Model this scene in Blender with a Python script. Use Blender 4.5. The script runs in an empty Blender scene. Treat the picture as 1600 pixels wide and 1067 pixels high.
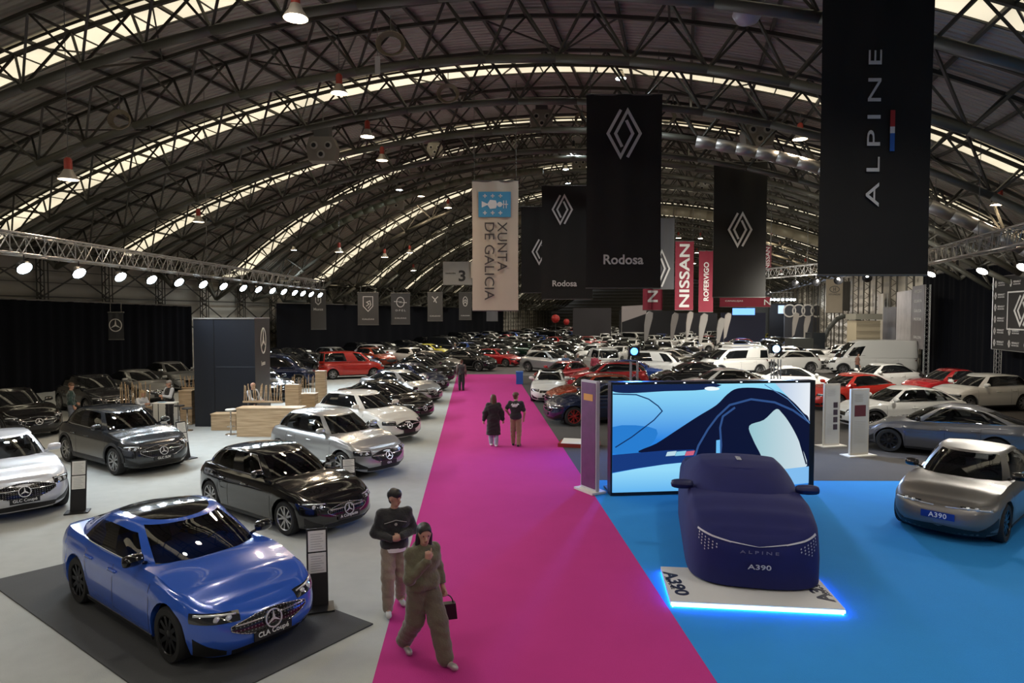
import bpy, math, random, os
import numpy as np
from mathutils import Vector, Matrix
from math import sin, cos, pi, sqrt, atan2, radians
random.seed(7)
scene = bpy.context.scene
COL = scene.collection
LINK = COL.objects.link

# ---------------------------------------------------------------- camera
FPX = 1040.0                       # focal length in pixels of the 1600 px wide frame
TH = math.atan(41.5 / FPX)         # downward tilt
CAMH = 4.3
cam = bpy.data.cameras.new('camera')
cam.lens = FPX / 1600 * 36.0; cam.sensor_width = 36.0; cam.clip_end = 600
camo = bpy.data.objects.new('camera', cam); LINK(camo)
camo.location = (0, 0, CAMH); camo.rotation_euler = (pi / 2 - TH, 0, 0)
scene.camera = camo
# ---------------------------------------------------------------- world, exposure
w = bpy.data.worlds.new('world'); scene.world = w; w.use_nodes = True
w.node_tree.nodes['Background'].inputs[0].default_value = (.5, .55, .65, 1)
w.node_tree.nodes['Background'].inputs[1].default_value = .25
vs = scene.view_settings
vs.view_transform = 'Standard'; vs.look = 'None'; vs.gamma = 1; vs.use_curve_mapping = False
vs.exposure = 0.0
cy = scene.cycles
cy.max_bounces = 5; cy.diffuse_bounces = 3; cy.glossy_bounces = 3; cy.transmission_bounces = 3; cy.transparent_max_bounces = 6
cy.caustics_reflective = False; cy.caustics_refractive = False
cy.sample_clamp_indirect = 4.0; cy.use_denoising = True

def area(name, loc, size, power, color, rot=(0, 0, 0), spread=pi, parent=None, sy=None):
    l = bpy.data.lights.new(name, 'AREA'); l.energy = power; l.color = color; l.size = size
    if sy: l.shape = 'RECTANGLE'; l.size_y = sy
    l.spread = spread
    o = bpy.data.objects.new(name, l); LINK(o); o.location = loc; o.rotation_euler = rot
    if parent: o.parent = parent
    return o
def spot(name, loc, power, color, rot=(0, 0, 0), angle=150, rad=.2, parent=None, blend=.6):
    l = bpy.data.lights.new(name, 'SPOT'); l.energy = power; l.color = color; l.spot_size = radians(angle)
    l.spot_blend = blend; l.shadow_soft_size = rad
    o = bpy.data.objects.new(name, l); LINK(o); o.location = loc; o.rotation_euler = rot
    if parent: o.parent = parent
    return o

# ---------------------------------------------------------------- placing helpers
def ray(u, v):
    x = (u - 800) / FPX; y = -(v - 533.5) / FPX
    return (x, cos(TH) + y * sin(TH), y * cos(TH) - sin(TH))
def G(u, v, z=0.0):                # the floor (or height z) point seen at a pixel
    r = ray(u, v); t = (z - CAMH) / r[2]
    return Vector((r[0] * t, r[1] * t, z))
def P(u, v, Y):                    # the point seen at a pixel at distance Y down the hall
    r = ray(u, v); t = Y / r[1]
    return Vector((r[0] * t, Y, CAMH + r[2] * t))
PSI = .25                          # the hall runs a little to the right of the view
D_ = Vector((sin(PSI), cos(PSI), 0)); E_ = Vector((cos(PSI), -sin(PSI), 0))
def HC(X, D, Z=0.0):               # hall coordinates: X across, D along, Z height above floor
    return Vector((E_.x * X + D_.x * D, E_.y * X + D_.y * D, Z))

# ---------------------------------------------------------------- materials
_M = {}
def mat(name, col, rough=.6, metal=0.0, coat=0.0, emit=None, es=1.0, spec=.5, sheen=0.0, alpha=None, aniso=0):
    if name in _M: return _M[name]
    m = bpy.data.materials.new(name); m.use_nodes = True
    b = m.node_tree.nodes['Principled BSDF']
    b.inputs['Base Color'].default_value = (*col, 1)
    b.inputs['Roughness'].default_value = rough
    b.inputs['Metallic'].default_value = metal
    b.inputs['Coat Weight'].default_value = coat
    b.inputs['Coat Roughness'].default_value = .03
    b.inputs['Specular IOR Level'].default_value = spec
    b.inputs['Sheen Weight'].default_value = sheen
    if emit:
        b.inputs['Emission Color'].default_value = (*emit, 1); b.inputs['Emission Strength'].default_value = es
    m.diffuse_color = (*col, 1)
    _M[name] = m
    return m
def nodes(m): return m.node_tree.nodes, m.node_tree.links, m.node_tree.nodes['Principled BSDF']
def vary(m, scale=8, amt=.12, bump=0.0, bscale=200, stretch=(1, 1, 1), detail=4):
    """soft procedural colour variation and a fine bump"""
    N, L, b = nodes(m)
    tc = N.new('ShaderNodeTexCoord'); mp = N.new('ShaderNodeMapping'); L.new(tc.outputs['Object'], mp.inputs[0])
    mp.inputs['Scale'].default_value = stretch
    nz = N.new('ShaderNodeTexNoise'); nz.inputs['Scale'].default_value = scale; nz.inputs['Detail'].default_value = detail
    L.new(mp.outputs[0], nz.inputs['Vector'])
    mix = N.new('ShaderNodeMix'); mix.data_type = 'RGBA'
    c = b.inputs['Base Color'].default_value
    mix.inputs['A'].default_value = [max(0, x * (1 - amt)) for x in c[:3]] + [1]
    mix.inputs['B'].default_value = [min(1, x * (1 + amt)) for x in c[:3]] + [1]
    L.new(nz.outputs[0], mix.inputs['Factor']); L.new(mix.outputs['Result'], b.inputs['Base Color'])
    if bump:
        n2 = N.new('ShaderNodeTexNoise'); n2.inputs['Scale'].default_value = bscale; L.new(mp.outputs[0], n2.inputs['Vector'])
        bp = N.new('ShaderNodeBump'); bp.inputs['Strength'].default_value = bump; bp.inputs['Distance'].default_value = .02
        L.new(n2.outputs[0], bp.inputs['Height']); L.new(bp.outputs[0], b.inputs['Normal'])
    return m

# ---------------------------------------------------------------- mesh helpers
class MB:
    def __init__(s): s.v = []; s.f = []; s.m = []; s.mi = 0
    def add(s, vs, fs):
        n = len(s.v); s.v += [tuple(p) for p in vs]; s.f += [tuple(i + n for i in f) for f in fs]; s.m += [s.mi] * len(fs)
        return s
    def box(s, c, d, R=None):
        x, y, z = d[0] / 2, d[1] / 2, d[2] / 2
        vs = [Vector((a * x, b * y, e * z)) for a in (-1, 1) for b in (-1, 1) for e in (-1, 1)]
        if R is not None: vs = [R @ p for p in vs]
        return s.add([p + Vector(c) for p in vs], [(0, 1, 3, 2), (4, 6, 7, 5), (0, 4, 5, 1), (2, 3, 7, 6), (0, 2, 6, 4), (1, 5, 7, 3)])
    def tube(s, a, b, r, n=4, r2=None):
        a = Vector(a); b = Vector(b); d = (b - a)
        if d.length < 1e-6: return s
        d.normalize(); u = d.orthogonal().normalized() if abs(d.z) > .95 else d.cross(Vector((0, 0, 1))).normalized(); w_ = d.cross(u)
        r2 = r if r2 is None else r2; vs = []
        for i in range(n):
            t = 2 * pi * (i + .5) / n; o = u * cos(t) + w_ * sin(t); vs += [a + o * r, b + o * r2]
        fs = [(2 * i, (2 * i + 2) % (2 * n), (2 * i + 3) % (2 * n), 2 * i + 1) for i in range(n)]
        fs += [tuple(range(0, 2 * n, 2))[::-1], tuple(range(1, 2 * n, 2))]
        return s.add(vs, fs)
    def path(s, pts, r, n=6):
        for a, b in zip(pts, pts[1:]): s.tube(a, b, r, n)
        return s
    def lathe(s, prof, n=24, c=(0, 0, 0), axis='z', a0=0, a1=2 * pi):
        c = Vector(c); vs = []; full = abs(a1 - a0 - 2 * pi) < 1e-6; k = n if full else n + 1
        for i in range(k):
            t = a0 + (a1 - a0) * i / n
            for r, h in prof:
                p = (r * cos(t), r * sin(t), h) if axis == 'z' else ((r * cos(t), h, r * sin(t)) if axis == 'y' else (h, r * cos(t), r * sin(t)))
                vs.append(c + Vector(p))
        q = len(prof); fs = []
        for i in range(n):
            j = (i + 1) % k
            for h in range(q - 1): fs.append((i * q + h, j * q + h, j * q + h + 1, i * q + h + 1))
        return s.add(vs, fs)
    def grid(s, rows):
        n = len(rows[0]); fs = []
        for i in range(len(rows) - 1):
            for j in range(n - 1): fs.append((i * n + j, (i + 1) * n + j, (i + 1) * n + j + 1, i * n + j + 1))
        return s.add([p for r in rows for p in r], fs)
    def prism(s, poly, axis, h0, h1):
        """extrude a 2D polygon; axis 'y': poly is (x,z); 'x': (y,z); 'z': (x,y)"""
        f = {'y': lambda p, h: (p[0], h, p[1]), 'x': lambda p, h: (h, p[0], p[1]), 'z': lambda p, h: (p[0], p[1], h)}[axis]
        n = len(poly); vs = [f(p, h0) for p in poly] + [f(p, h1) for p in poly]
        fs = [tuple(range(n))[::-1], tuple(range(n, 2 * n))] + [(i, (i + 1) % n, (i + 1) % n + n, i + n) for i in range(n)]
        return s.add(vs, fs)
def mesh_of(name, mb, mats, smooth=False, merge=False, ang=None):
    me = bpy.data.meshes.new(name); me.from_pydata([tuple(p) for p in mb.v], [], mb.f)
    for m in (mats if isinstance(mats, (list, tuple)) else [mats]): me.materials.append(m)
    if any(mb.m): me.polygons.foreach_set('material_index', mb.m)
    if merge:
        import bmesh
        b = bmesh.new(); b.from_mesh(me); bmesh.ops.remove_doubles(b, verts=b.verts, dist=1e-4)
        bmesh.ops.dissolve_degenerate(b, edges=b.edges, dist=1e-5)
        bmesh.ops.recalc_face_normals(b, faces=b.faces); b.to_mesh(me); b.free()
    if smooth:
        me.polygons.foreach_set('use_smooth', [True] * len(me.polygons))
        if ang: me.set_sharp_from_angle(angle=radians(ang))
    me.update()
    return me
def obj(name, mb, mats, parent=None, smooth=False, loc=(0, 0, 0), rot=(0, 0, 0), merge=False, ang=None):
    me = mb if isinstance(mb, bpy.types.Mesh) else mesh_of(name, mb, mats, smooth, merge, ang)
    o = bpy.data.objects.new(name, me); LINK(o); o.location = loc; o.rotation_euler = rot
    if parent: o.parent = parent
    return o
def struct(name, mb, mats, **k):
    o = obj(name, mb, mats, **k); o['kind'] = 'structure'; return o
def tag(o, label, cat, group=None, kind=None):
    o['label'] = label; o['category'] = cat
    if group: o['group'] = group
    if kind: o['kind'] = kind
    return o
def thing(name, label, cat, loc=(0, 0, 0), rz=0.0, group=None):
    o = bpy.data.objects.new(name, None); LINK(o); o.location = loc; o.rotation_euler = (0, 0, rz); o.empty_display_size = .2
    return tag(o, label, cat, group)
KIDS = {}
def copy_tree(o, parent=None, paint=None):
    c = o.copy(); LINK(c)
    if parent is not None: c.parent = parent
    if paint is not None:
        for s in c.material_slots:
            if s.material and s.material.name.startswith('paint'):
                s.link = 'OBJECT'; s.material = paint
    for ch in o.children: copy_tree(ch, c, paint)
    return c
_textcache = {}
def text_mesh(body, size=1.0, extrude=.004, bold=.0, spacing=1.0):
    k = (body, size, extrude, bold, spacing)
    if k in _textcache: return _textcache[k]
    cu = bpy.data.curves.new('lettering', 'FONT'); cu.body = body; cu.size = size; cu.extrude = extrude; cu.offset = bold
    cu.align_x = 'CENTER'; cu.align_y = 'CENTER'; cu.space_character = spacing; cu.resolution_u = 3
    o = bpy.data.objects.new('lettering', cu); LINK(o)
    dg = bpy.context.evaluated_depsgraph_get(); dg.update()
    me = bpy.data.meshes.new_from_object(o.evaluated_get(dg)); bpy.data.objects.remove(o); _textcache[k] = me
    return me
def lettering(body, width, m, parent, M, name='lettering', bold=.0, spacing=1.0, height=None, extrude=.004):
    """text fitted to a width (and height); M places it: text x right, y up, z towards the reader"""
    me = text_mesh(body, 1.0, extrude, bold, spacing).copy()
    xs = [v.co.x for v in me.vertices]; ys = [v.co.y for v in me.vertices]
    cx, cy_ = (max(xs) + min(xs)) / 2, (max(ys) + min(ys)) / 2
    sx = width / (max(xs) - min(xs)); sy = height / (max(ys) - min(ys)) if height else sx
    for v in me.vertices: v.co = M @ Vector(((v.co.x - cx) * sx, (v.co.y - cy_) * sy, v.co.z))
    me.materials.clear(); me.materials.append(m)
    o = bpy.data.objects.new(name, me); LINK(o)
    if parent: o.parent = parent
    return o
def face_M(c, right, up):
    r = Vector(right).normalized(); u = Vector(up).normalized(); n = r.cross(u)
    return Matrix(((r.x, u.x, n.x, c[0]), (r.y, u.y, n.y, c[1]), (r.z, u.z, n.z, c[2]), (0, 0, 0, 1)))
def stroke(mb, pts, wd, th=.01, closed=False):
    """flat ribbon along 2D points in the xy plane with mitred joints, thickness th in z"""
    n = len(pts); L = []
    for i in range(n):
        p = Vector(pts[i]); a = Vector(pts[(i - 1) % n]) if (closed or i > 0) else None; b = Vector(pts[(i + 1) % n]) if (closed or i < n - 1) else None
        d1 = (p - a).normalized() if a is not None else (b - p).normalized()
        d2 = (b - p).normalized() if b is not None else d1
        n1 = Vector((-d1.y, d1.x)); n2 = Vector((-d2.y, d2.x)); m_ = (n1 + n2)
        m_ = m_.normalized() if m_.length > 1e-4 else n1
        k = wd / 2 / max(.5, m_.dot(n1)); L.append((p + m_ * k, p - m_ * k))
    vs = []
    for a, b in L: vs += [(a.x, a.y, 0), (b.x, b.y, 0), (a.x, a.y, th), (b.x, b.y, th)]
    fs = []
    for i in range(n if closed else n - 1):
        j = (i + 1) % n; a = 4 * i; b = 4 * j
        fs += [(a + 2, a + 3, b + 3, b + 2), (a, b, b + 1, a + 1), (a, a + 2, b + 2, b), (a + 1, b + 1, b + 3, a + 3)]
    if not closed: fs += [(0, 1, 3, 2), (4 * n - 4, 4 * n - 2, 4 * n - 1, 4 * n - 3)]
    mb.add(vs, fs)
def xform(mb, M): mb.v = [tuple(M @ Vector(p)) for p in mb.v]; return mb
def diamond_logo(w_, h_, th=.012):
    """interlocked double-line lozenge, about w_ x h_, in the xy plane"""
    mb = MB(); T = lambda L: [((x - .5) * w_, (.5 - y) * h_) for x, y in L]
    stroke(mb, T([(.40, 0), (.03, .5), (.40, .99), (.75, .5), (.56, .22)]), w_ * .085, th)
    stroke(mb, T([(.60, 1), (.97, .5), (.60, .01), (.25, .5), (.44, .78)]), w_ * .085, th)
    return mb
def star_logo(r, th=.012):
    mb = MB(); n = 32
    stroke(mb, [(r * cos(2 * pi * i / n), r * sin(2 * pi * i / n)) for i in range(n)], r * .13, th, True)
    for k in range(3):
        a = pi / 2 + k * 2 * pi / 3; t = Vector((cos(a), sin(a))); q = Vector((-t.y, t.x))
        b1 = q * r * .15; tip = t * r * .97
        mb.add([(b1.x, b1.y, 0), (-b1.x, -b1.y, 0), (tip.x, tip.y, 0), (b1.x, b1.y, th), (-b1.x, -b1.y, th), (tip.x, tip.y, th)],
               [(3, 4, 5), (0, 3, 5, 2), (1, 2, 5, 4), (0, 2, 1)])
    return mb

# ---------------------------------------------------------------- the hall
XL, XR, DB, DF = -36.5, 19.0, 190.0, -14.0
XC, RR = -9.735, 47.07
D1, DS = 27.53, 8.993
DEL = {1: [-0.713, 0.24, 0.358, -0.446], 2: [-0.556, 0.428, 0.487, -0.26], 3: [0.396, -1.049, 0.422, 1.625],
       4: [0.626, -0.904, 1.305, 1.223], 5: [1.0, -0.779, 1.3, 1.1]}
def roofZ(X, D):                   # roof surface height above the floor
    k = (D - D1) / DS + 1
    a = [np.polyval(DEL[min(5, max(1, i))], (X - XC) / 20.0) for i in (math.floor(k), math.floor(k) + 1)]
    t = k - math.floor(k); d = a[0] * (1 - t) + a[1] * t
    z = CAMH + 10.9 - RR + sqrt(max(1, RR * RR - (X - XC) ** 2)) + d
    return max(z, 7.4)
def corrugated():
    m = mat('roof_sheet', (.40, .37, .31), .55)
    N, L, b = nodes(m); tc = N.new('ShaderNodeTexCoord'); sp = N.new('ShaderNodeSeparateXYZ'); L.new(tc.outputs['UV'], sp.inputs[0])
    ma = N.new('ShaderNodeMath'); ma.operation = 'MULTIPLY'; ma.inputs[1].default_value = 2 * pi / .24; L.new(sp.outputs[1], ma.inputs[0])
    sn = N.new('ShaderNodeMath'); sn.operation = 'SINE'; L.new(ma.outputs[0], sn.inputs[0])
    bp = N.new('ShaderNodeBump'); bp.inputs['Strength'].default_value = .9; bp.inputs['Distance'].default_value = .05
    L.new(sn.outputs[0], bp.inputs['Height']); L.new(bp.outputs[0], b.inputs['Normal'])
    return m
def build_roof():
    mr = corrugated(); Xs = np.linspace(XL, XR, 61); Ds = np.arange(DF, DB + .1, 2.25); mb = MB()
    mb.grid([[HC(X, D, roofZ(X, D)) for X in Xs] for D in Ds])
    me = mesh_of('ceiling', mb, mr, smooth=True)
    uv = me.uv_layers.new(name='uv'); co = {}
    n = len(Xs)
    for l in me.loops: uv.data[l.index].uv = (Xs[l.vertex_index % n], Ds[l.vertex_index // n])
    o = obj('ceiling', me, None); o['kind'] = 'structure'
    # skylight bands: pale translucent sheets between the trusses, glowing with dusk daylight
    ms = mat('skylight_sheet', (.7, .66, .55), .5, emit=(1, .88, .62), es=.95)
    N, L, b = nodes(ms); tc = N.new('ShaderNodeTexCoord'); nz = N.new('ShaderNodeTexNoise'); nz.inputs['Scale'].default_value = .35
    L.new(tc.outputs['Object'], nz.inputs['Vector']); mp = N.new('ShaderNodeMapRange'); mp.inputs[1].default_value = .3; mp.inputs[2].default_value = .7
    mp.inputs[3].default_value = .75; mp.inputs[4].default_value = 1.15; L.new(nz.outputs[0], mp.inputs[0]); L.new(mp.outputs[0], b.inputs['Emission Strength'])
    mf = mat('skylight_bar', (.05, .048, .04), .6)
    wi = 1
    for k in range(-2, 17):
        D = D1 + DS * (k - 1); 
        if D > DB - 3: break
        mb = MB(); X0, X1 = XL + .8, XR - .3; Xs2 = np.linspace(X0, X1, 51)
        mb.grid([[HC(X, D + dd, roofZ(X, D + dd) - .07) for X in Xs2] for dd in (-.85, .62)])
        o = struct('window_%d' % wi, mb, ms); wi += 1
        fb = MB()
        for X in np.arange(X0, X1, 2.3):
            fb.tube(HC(X, D - .89, roofZ(X, D) - .1), HC(X, D + .66, roofZ(X, D) - .1), .03)
        for dd in (-.89, .66):
            fb.path([HC(X, D + dd, roofZ(X, D + dd) - .08) for X in Xs2], .045, 4)
        obj('window_frame', fb, mf, parent=o)
def build_trusses():
    mt = mat('truss_steel', (.075, .07, .055), .55, .3); mc = mat('chord_steel', (.11, .107, .085), .5, .2)
    i = 0
    for k in range(-2, 36):
        D = D1 + DS * (k / 2 - 1) - 1.45
        if D > DB - 4: break
        n = 23; X0 = XL + .6; dX = (XR - XL - 1.2) / n; near = D < 75
        T = [(HC(X0 + dX * j, D - .75, roofZ(X0 + dX * j, D - .75) - .22), HC(X0 + dX * j, D + .75, roofZ(X0 + dX * j, D + .75) - .22)) for j in range(n + 1)]
        B = [HC(X0 + dX * (j + .5), D, roofZ(X0 + dX * (j + .5), D) - 1.9) for j in range(n)]
        i += 1
        web = MB()
        for j in range(n):
            for s in (0, 1):
                web.tube(T[j][s], B[j], .05, 4); web.tube(B[j], T[j + 1][s], .05, 4)
            if near: web.tube(T[j][0], T[j][1], .05, 4)
        o = struct('roof_truss', web, mt)
        for s in (0, 1):
            obj('top_chord', MB().path([t[s] for t in T], .085, 4), mt, parent=o)
        obj('bottom_chord', MB().path([T[0][0] * .5 + T[0][1] * .5] + B + [T[-1][0] * .5 + T[-1][1] * .5], .14, 8), mc, parent=o, smooth=True)
    # purlins along the hall under the sheets
    for X in np.arange(XL + 1.5, XR, 2.35):
        Ds = [D for D in np.arange(6, 130, 4.5)]
        mb = MB().path([HC(X, D, roofZ(X, D) - .14) for D in Ds], .075, 4)
        struct('ceiling_beam', mb, mt)
    # lighter diagonal bracing between the trusses
    mb = MB()
    for q, D in enumerate(np.arange(D1 + DS * -1.5 - 1.45, 60, 4.496)):
        for j, X in enumerate(np.arange(XL + 1.5 + 4.7 * (q % 2), XR - 5, 9.4)):
            a = HC(X, D + .75, roofZ(X, D + .75) - .25); b = HC(X + 2.35, D + 3.75, roofZ(X + 2.35, D + 3.75) - .25)
            c = HC(X + 4.7, D + .75, roofZ(X + 4.7, D + .75) - .25); mb.tube(a, b, .035, 4); mb.tube(c, b, .035, 4)
            mb.tube(HC(X + 2.35, D, roofZ(X + 2.35, D) - 1.9), b, .05, 4)
    struct('ceiling_beam', mb, mt)
def build_walls():
    mw = vary(mat('wall_panel', (.42, .39, .33), .7), 1.2, .12); N, L, b = nodes(mw)
    tc = N.new('ShaderNodeTexCoord'); sp = N.new('ShaderNodeSeparateXYZ'); L.new(tc.outputs['Object'], sp.inputs[0])
    ma = N.new('ShaderNodeMath'); ma.operation = 'MULTIPLY'; ma.inputs[1].default_value = 7; L.new(sp.outputs[2], ma.inputs[0])
    sn = N.new('ShaderNodeMath'); sn.operation = 'SINE'; L.new(ma.outputs[0], sn.inputs[0]); bp = N.new('ShaderNodeBump'); bp.inputs['Strength'].default_value = .7
    bp.inputs['Distance'].default_value = .1; L.new(sn.outputs[0], bp.inputs['Height']); L.new(bp.outputs[0], b.inputs['Normal'])
    def wallquad(name, a, b, h): struct(name, MB().add([a, b, b + Vector((0, 0, h)), a + Vector((0, 0, h))], [(0, 1, 2, 3)]), mw)
    wallquad('wall_left', HC(XL, DF), HC(XL, DB), 9); wallquad('wall_right', HC(XR, DF), HC(XR, DB), 9)
    wallquad('wall_back', HC(XL, DB), HC(XR, DB), 17); wallquad('wall_front', HC(XL, DF), HC(XR, DF), 17)
    mt = mat('column_steel', (.06, .055, .045), .6)
    col = MB()
    for dx in (0, .55):
        for dy in (-.12, .12): col.tube((dx, dy, 0), (dx, dy, 8.6), .05)
    for z in np.arange(0, 8.4, .9):
        col.tube((0, -.1, z), (.55, -.1, z + .45), .03); col.tube((.55, -.1, z + .45), (0, -.1, z + .9), .03)
    me = mesh_of('wall_column', col, mt)
    for side, X in ((1, XL + .3), (-1, XR - .3)):
        for D in np.arange(D1 - 1.3, DB - 5, 4.496):
            o = obj('wall_column', me, None, loc=HC(X, D), rot=(0, 0, -PSI + (0 if side > 0 else pi))); o['kind'] = 'structure'
            if side > 0 and D < 130:
                b = MB()
                for z0 in (2.6, 5.4):
                    b.tube(HC(X + .3, D, z0), HC(X + .3, D + 4.5, z0 + 2.6), .05); b.tube(HC(X + .3, D + 4.5, z0), HC(X + .3, D, z0 + 2.6), .05)
                b.tube(HC(X + .3, D, 5.35), HC(X + .3, D + 4.5, 5.35), .06); b.tube(HC(X + .3, D, 8.0), HC(X + .3, D + 4.5, 8.0), .06)
                for zz in (6.2, 6.9): b.tube(HC(X + .1, D, zz), HC(X + .1, D + 4.5, zz), .03)
                o2 = obj('wall_beam', b, mt); o2['kind'] = 'structure'
def build_floor():
    mfl = vary(mat('floor_concrete', (.10, .095, .09), .55), .8, .15, .1, 60)
    struct('floor', MB().add([HC(XL, DF), HC(XR + 2, DF), HC(XR + 2, DB), HC(XL, DB)], [(0, 1, 2, 3)]), mfl)
    def carpet(name, pts, m, z, label):
        zz = z; n = len(pts)
        vs = [(p.x, p.y, 0.001) for p in pts] + [(p.x, p.y, zz) for p in pts]
        o = obj(name, MB().add(vs, [tuple(range(n, 2 * n))] + [(i, (i + 1) % n, (i + 1) % n + n, i + n) for i in range(n)]), m)
        return tag(o, label, 'carpet')
    mg = vary(mat('grey_carpet', (.43, .45, .44), .95, spec=.2), 3.0, .10, .35, 90, (1, 1, 1))
    mm = vary(mat('magenta_carpet', (.50, .035, .235), .95, spec=.2), 1.5, .06, .35, 90)
    mbk = vary(mat('charcoal_carpet', (.062, .056, .052), .95), 2, .10, .3, 90)
    mbl = vary(mat('blue_carpet', (.03, .27, .70), .95, spec=.2), 2, .05, .35, 90)
    # aisle edges fall on the two long lines of the photo
    L0, L1 = Vector((-2.1, 6, 0)), Vector((-3.86, 48, 0)); a = G(582, 1067); b = G(713, 590)
    dl = (b - a) / (b.y - a.y); lft = lambda y: a + dl * (y - a.y)
    c = G(1120, 1067); d = G(808, 590); dr = (d - c) / (d.y - c.y); rgt = lambda y: c + dr * (y - c.y)
    carpet('aisle_carpet', [lft(-3), rgt(-3), rgt(48), lft(48)], mm, .012, 'long magenta pink carpet running down the aisle between the stands')
    carpet('stand_carpet', [lft(-3) + Vector((-16, 0, 0)), lft(-3), lft(47), lft(47) + Vector((-7.5, 6, 0)), HC(-34.4, 49), HC(-34.4, 18)], mg, .010, 'light grey carpet under the cars left of the pink aisle')
    far = G(1400, 752); nl = rgt(far.y + .1)
    carpet('stand_carpet', [rgt(-3), Vector((14, -3, 0)), Vector((15.5, far.y - .1, 0)), far, nl], mbl, .010, 'bright blue carpet under the covered car and the matte grey car')
    carpet('stand_carpet', [nl + Vector((0, .03, 0)), far + Vector((0, .03, 0)), Vector((15.5, far.y - .05, 0)), HC(17.5, 16), HC(18.5, 56), rgt(47)], mbk, .008, 'charcoal carpet behind the big screen on the right of the aisle')
    return lft, rgt
build_roof(); build_trusses(); build_walls(); AL, AR = build_floor()
# ---------------------------------------------------------------- cars
def paint(name, col, rough=.28, metal=.35, coat=1.0, flake=0):
    return mat('paint_' + name, col, rough, metal, coat)
PAINT = dict(
    blue=paint('blue', (.03, .115, .58), .2, .08), black=paint('black', (.006, .006, .007), .12, .0), white=paint('white', (.70, .69, .65), .3, 0),
    silver=paint('silver', (.46, .47, .48), .3, .7), greysil=paint('grey_silver', (.30, .31, .31), .3, .7), darkgrey=paint('dark_grey', (.020, .022, .026), .2, .3),
    graphite=paint('graphite', (.13, .13, .135), .28, .6), red=paint('red', (.42, .015, .02), .25, .25), brightred=paint('bright_red', (.55, .03, .02), .25, .1), orange=paint('burnt_orange', (.33, .045, .015), .25, .35),
    darkblue=paint('dark_blue', (.012, .02, .06), .2, .4), midblue=paint('mid_blue', (.02, .06, .25), .25, .4), green=paint('dark_green', (.02, .045, .03), .22, .4),
    yellow=paint('yellow', (.55, .48, .03), .3, .1), matte=paint('matte_grey', (.21, .20, .19), .42, .75, .25), champagne=paint('champagne', (.38, .35, .30), .3, .6),
    palewhite=paint('pearl_white', (.62, .63, .66), .3, .2), brown=paint('brown', (.09, .05, .035), .25, .4), lightblue=paint('light_blue', (.2, .32, .5), .3, .3))
M_GL = mat('tinted_glass', (.008, .009, .010), .03, spec=.9)
def tinted():
    m = bpy.data.materials.new('clear_tinted_glass'); m.use_nodes = True; N = m.node_tree.nodes; L = m.node_tree.links; N.clear()
    o = N.new('ShaderNodeOutputMaterial'); mx = N.new('ShaderNodeMixShader'); g = N.new('ShaderNodeBsdfGlossy'); t = N.new('ShaderNodeBsdfTransparent'); fr = N.new('ShaderNodeFresnel')
    g.inputs['Roughness'].default_value = .02; g.inputs['Color'].default_value = (1, 1, 1, 1); t.inputs['Color'].default_value = (.38, .40, .41, 1); fr.inputs['IOR'].default_value = 1.6
    L.new(fr.outputs[0], mx.inputs[0]); L.new(t.outputs[0], mx.inputs[1]); L.new(g.outputs[0], mx.inputs[2]); L.new(mx.outputs[0], o.inputs[0])
    return m
M_TG = tinted()
M_TYRE = mat('tyre_rubber', (.012, .012, .012), .75); M_RIMS = mat('rim_silver', (.45, .45, .46), .3, .9); M_RIMB = mat('rim_black', (.02, .02, .022), .25, .6)
M_RIMR = mat('rim_red', (.35, .02, .02), .35, .3)
M_CHR = mat('chrome', (.75, .76, .78), .12, 1.0); M_BADGE = mat('badge_silver', (.72, .73, .75), .35, .5); M_BLK = mat('black_plastic', (.010, .010, .011), .45); M_GBLK = mat('gloss_black', (.006, .006, .007), .1, coat=.5)
M_CLAD = mat('grey_cladding', (.03, .03, .032), .6); M_LENS = mat('lamp_glass', (.02, .022, .025), .05, coat=1, spec=.8)
M_LED = mat('lamp_reflector', (.75, .78, .82), .15, .6); M_TAIL = mat('tail_lamp', (.22, .008, .01), .1, coat=1); M_WHT = mat('white_lettering', (.85, .85, .85), .5)
M_INT = mat('interior_dark', (.018, .017, .017), .8); M_SEAT = mat('seat_leather', (.05, .048, .046), .6); M_PLATE = mat('white_plate', (.62, .62, .6), .5)
M_STUD = mat('grille_studded', (.006, .006, .007), .15, coat=.5); _N, _L, _b = nodes(M_STUD); _t = _N.new('ShaderNodeTexCoord'); _m = _N.new('ShaderNodeMapping'); _m.inputs['Scale'].default_value = (0, 22, 26)
_L.new(_t.outputs['Object'], _m.inputs[0]); _v = _N.new('ShaderNodeTexVoronoi'); _v.inputs['Scale'].default_value = 1; _v.inputs['Randomness'].default_value = 0; _L.new(_m.outputs[0], _v.inputs['Vector'])
_r = _N.new('ShaderNodeValToRGB'); _r.color_ramp.elements[0].position = .16; _r.color_ramp.elements[0].color = (.16, .16, .17, 1); _r.color_ramp.elements[1].position = .22; _r.color_ramp.elements[1].color = (.006, .006, .007, 1); _L.new(_v.outputs['Distance'], _r.inputs[0]); _L.new(_r.outputs[0], _b.inputs['Base Color'])
M_CARD = mat('white_card', (.8, .8, .76), .7)

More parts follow.
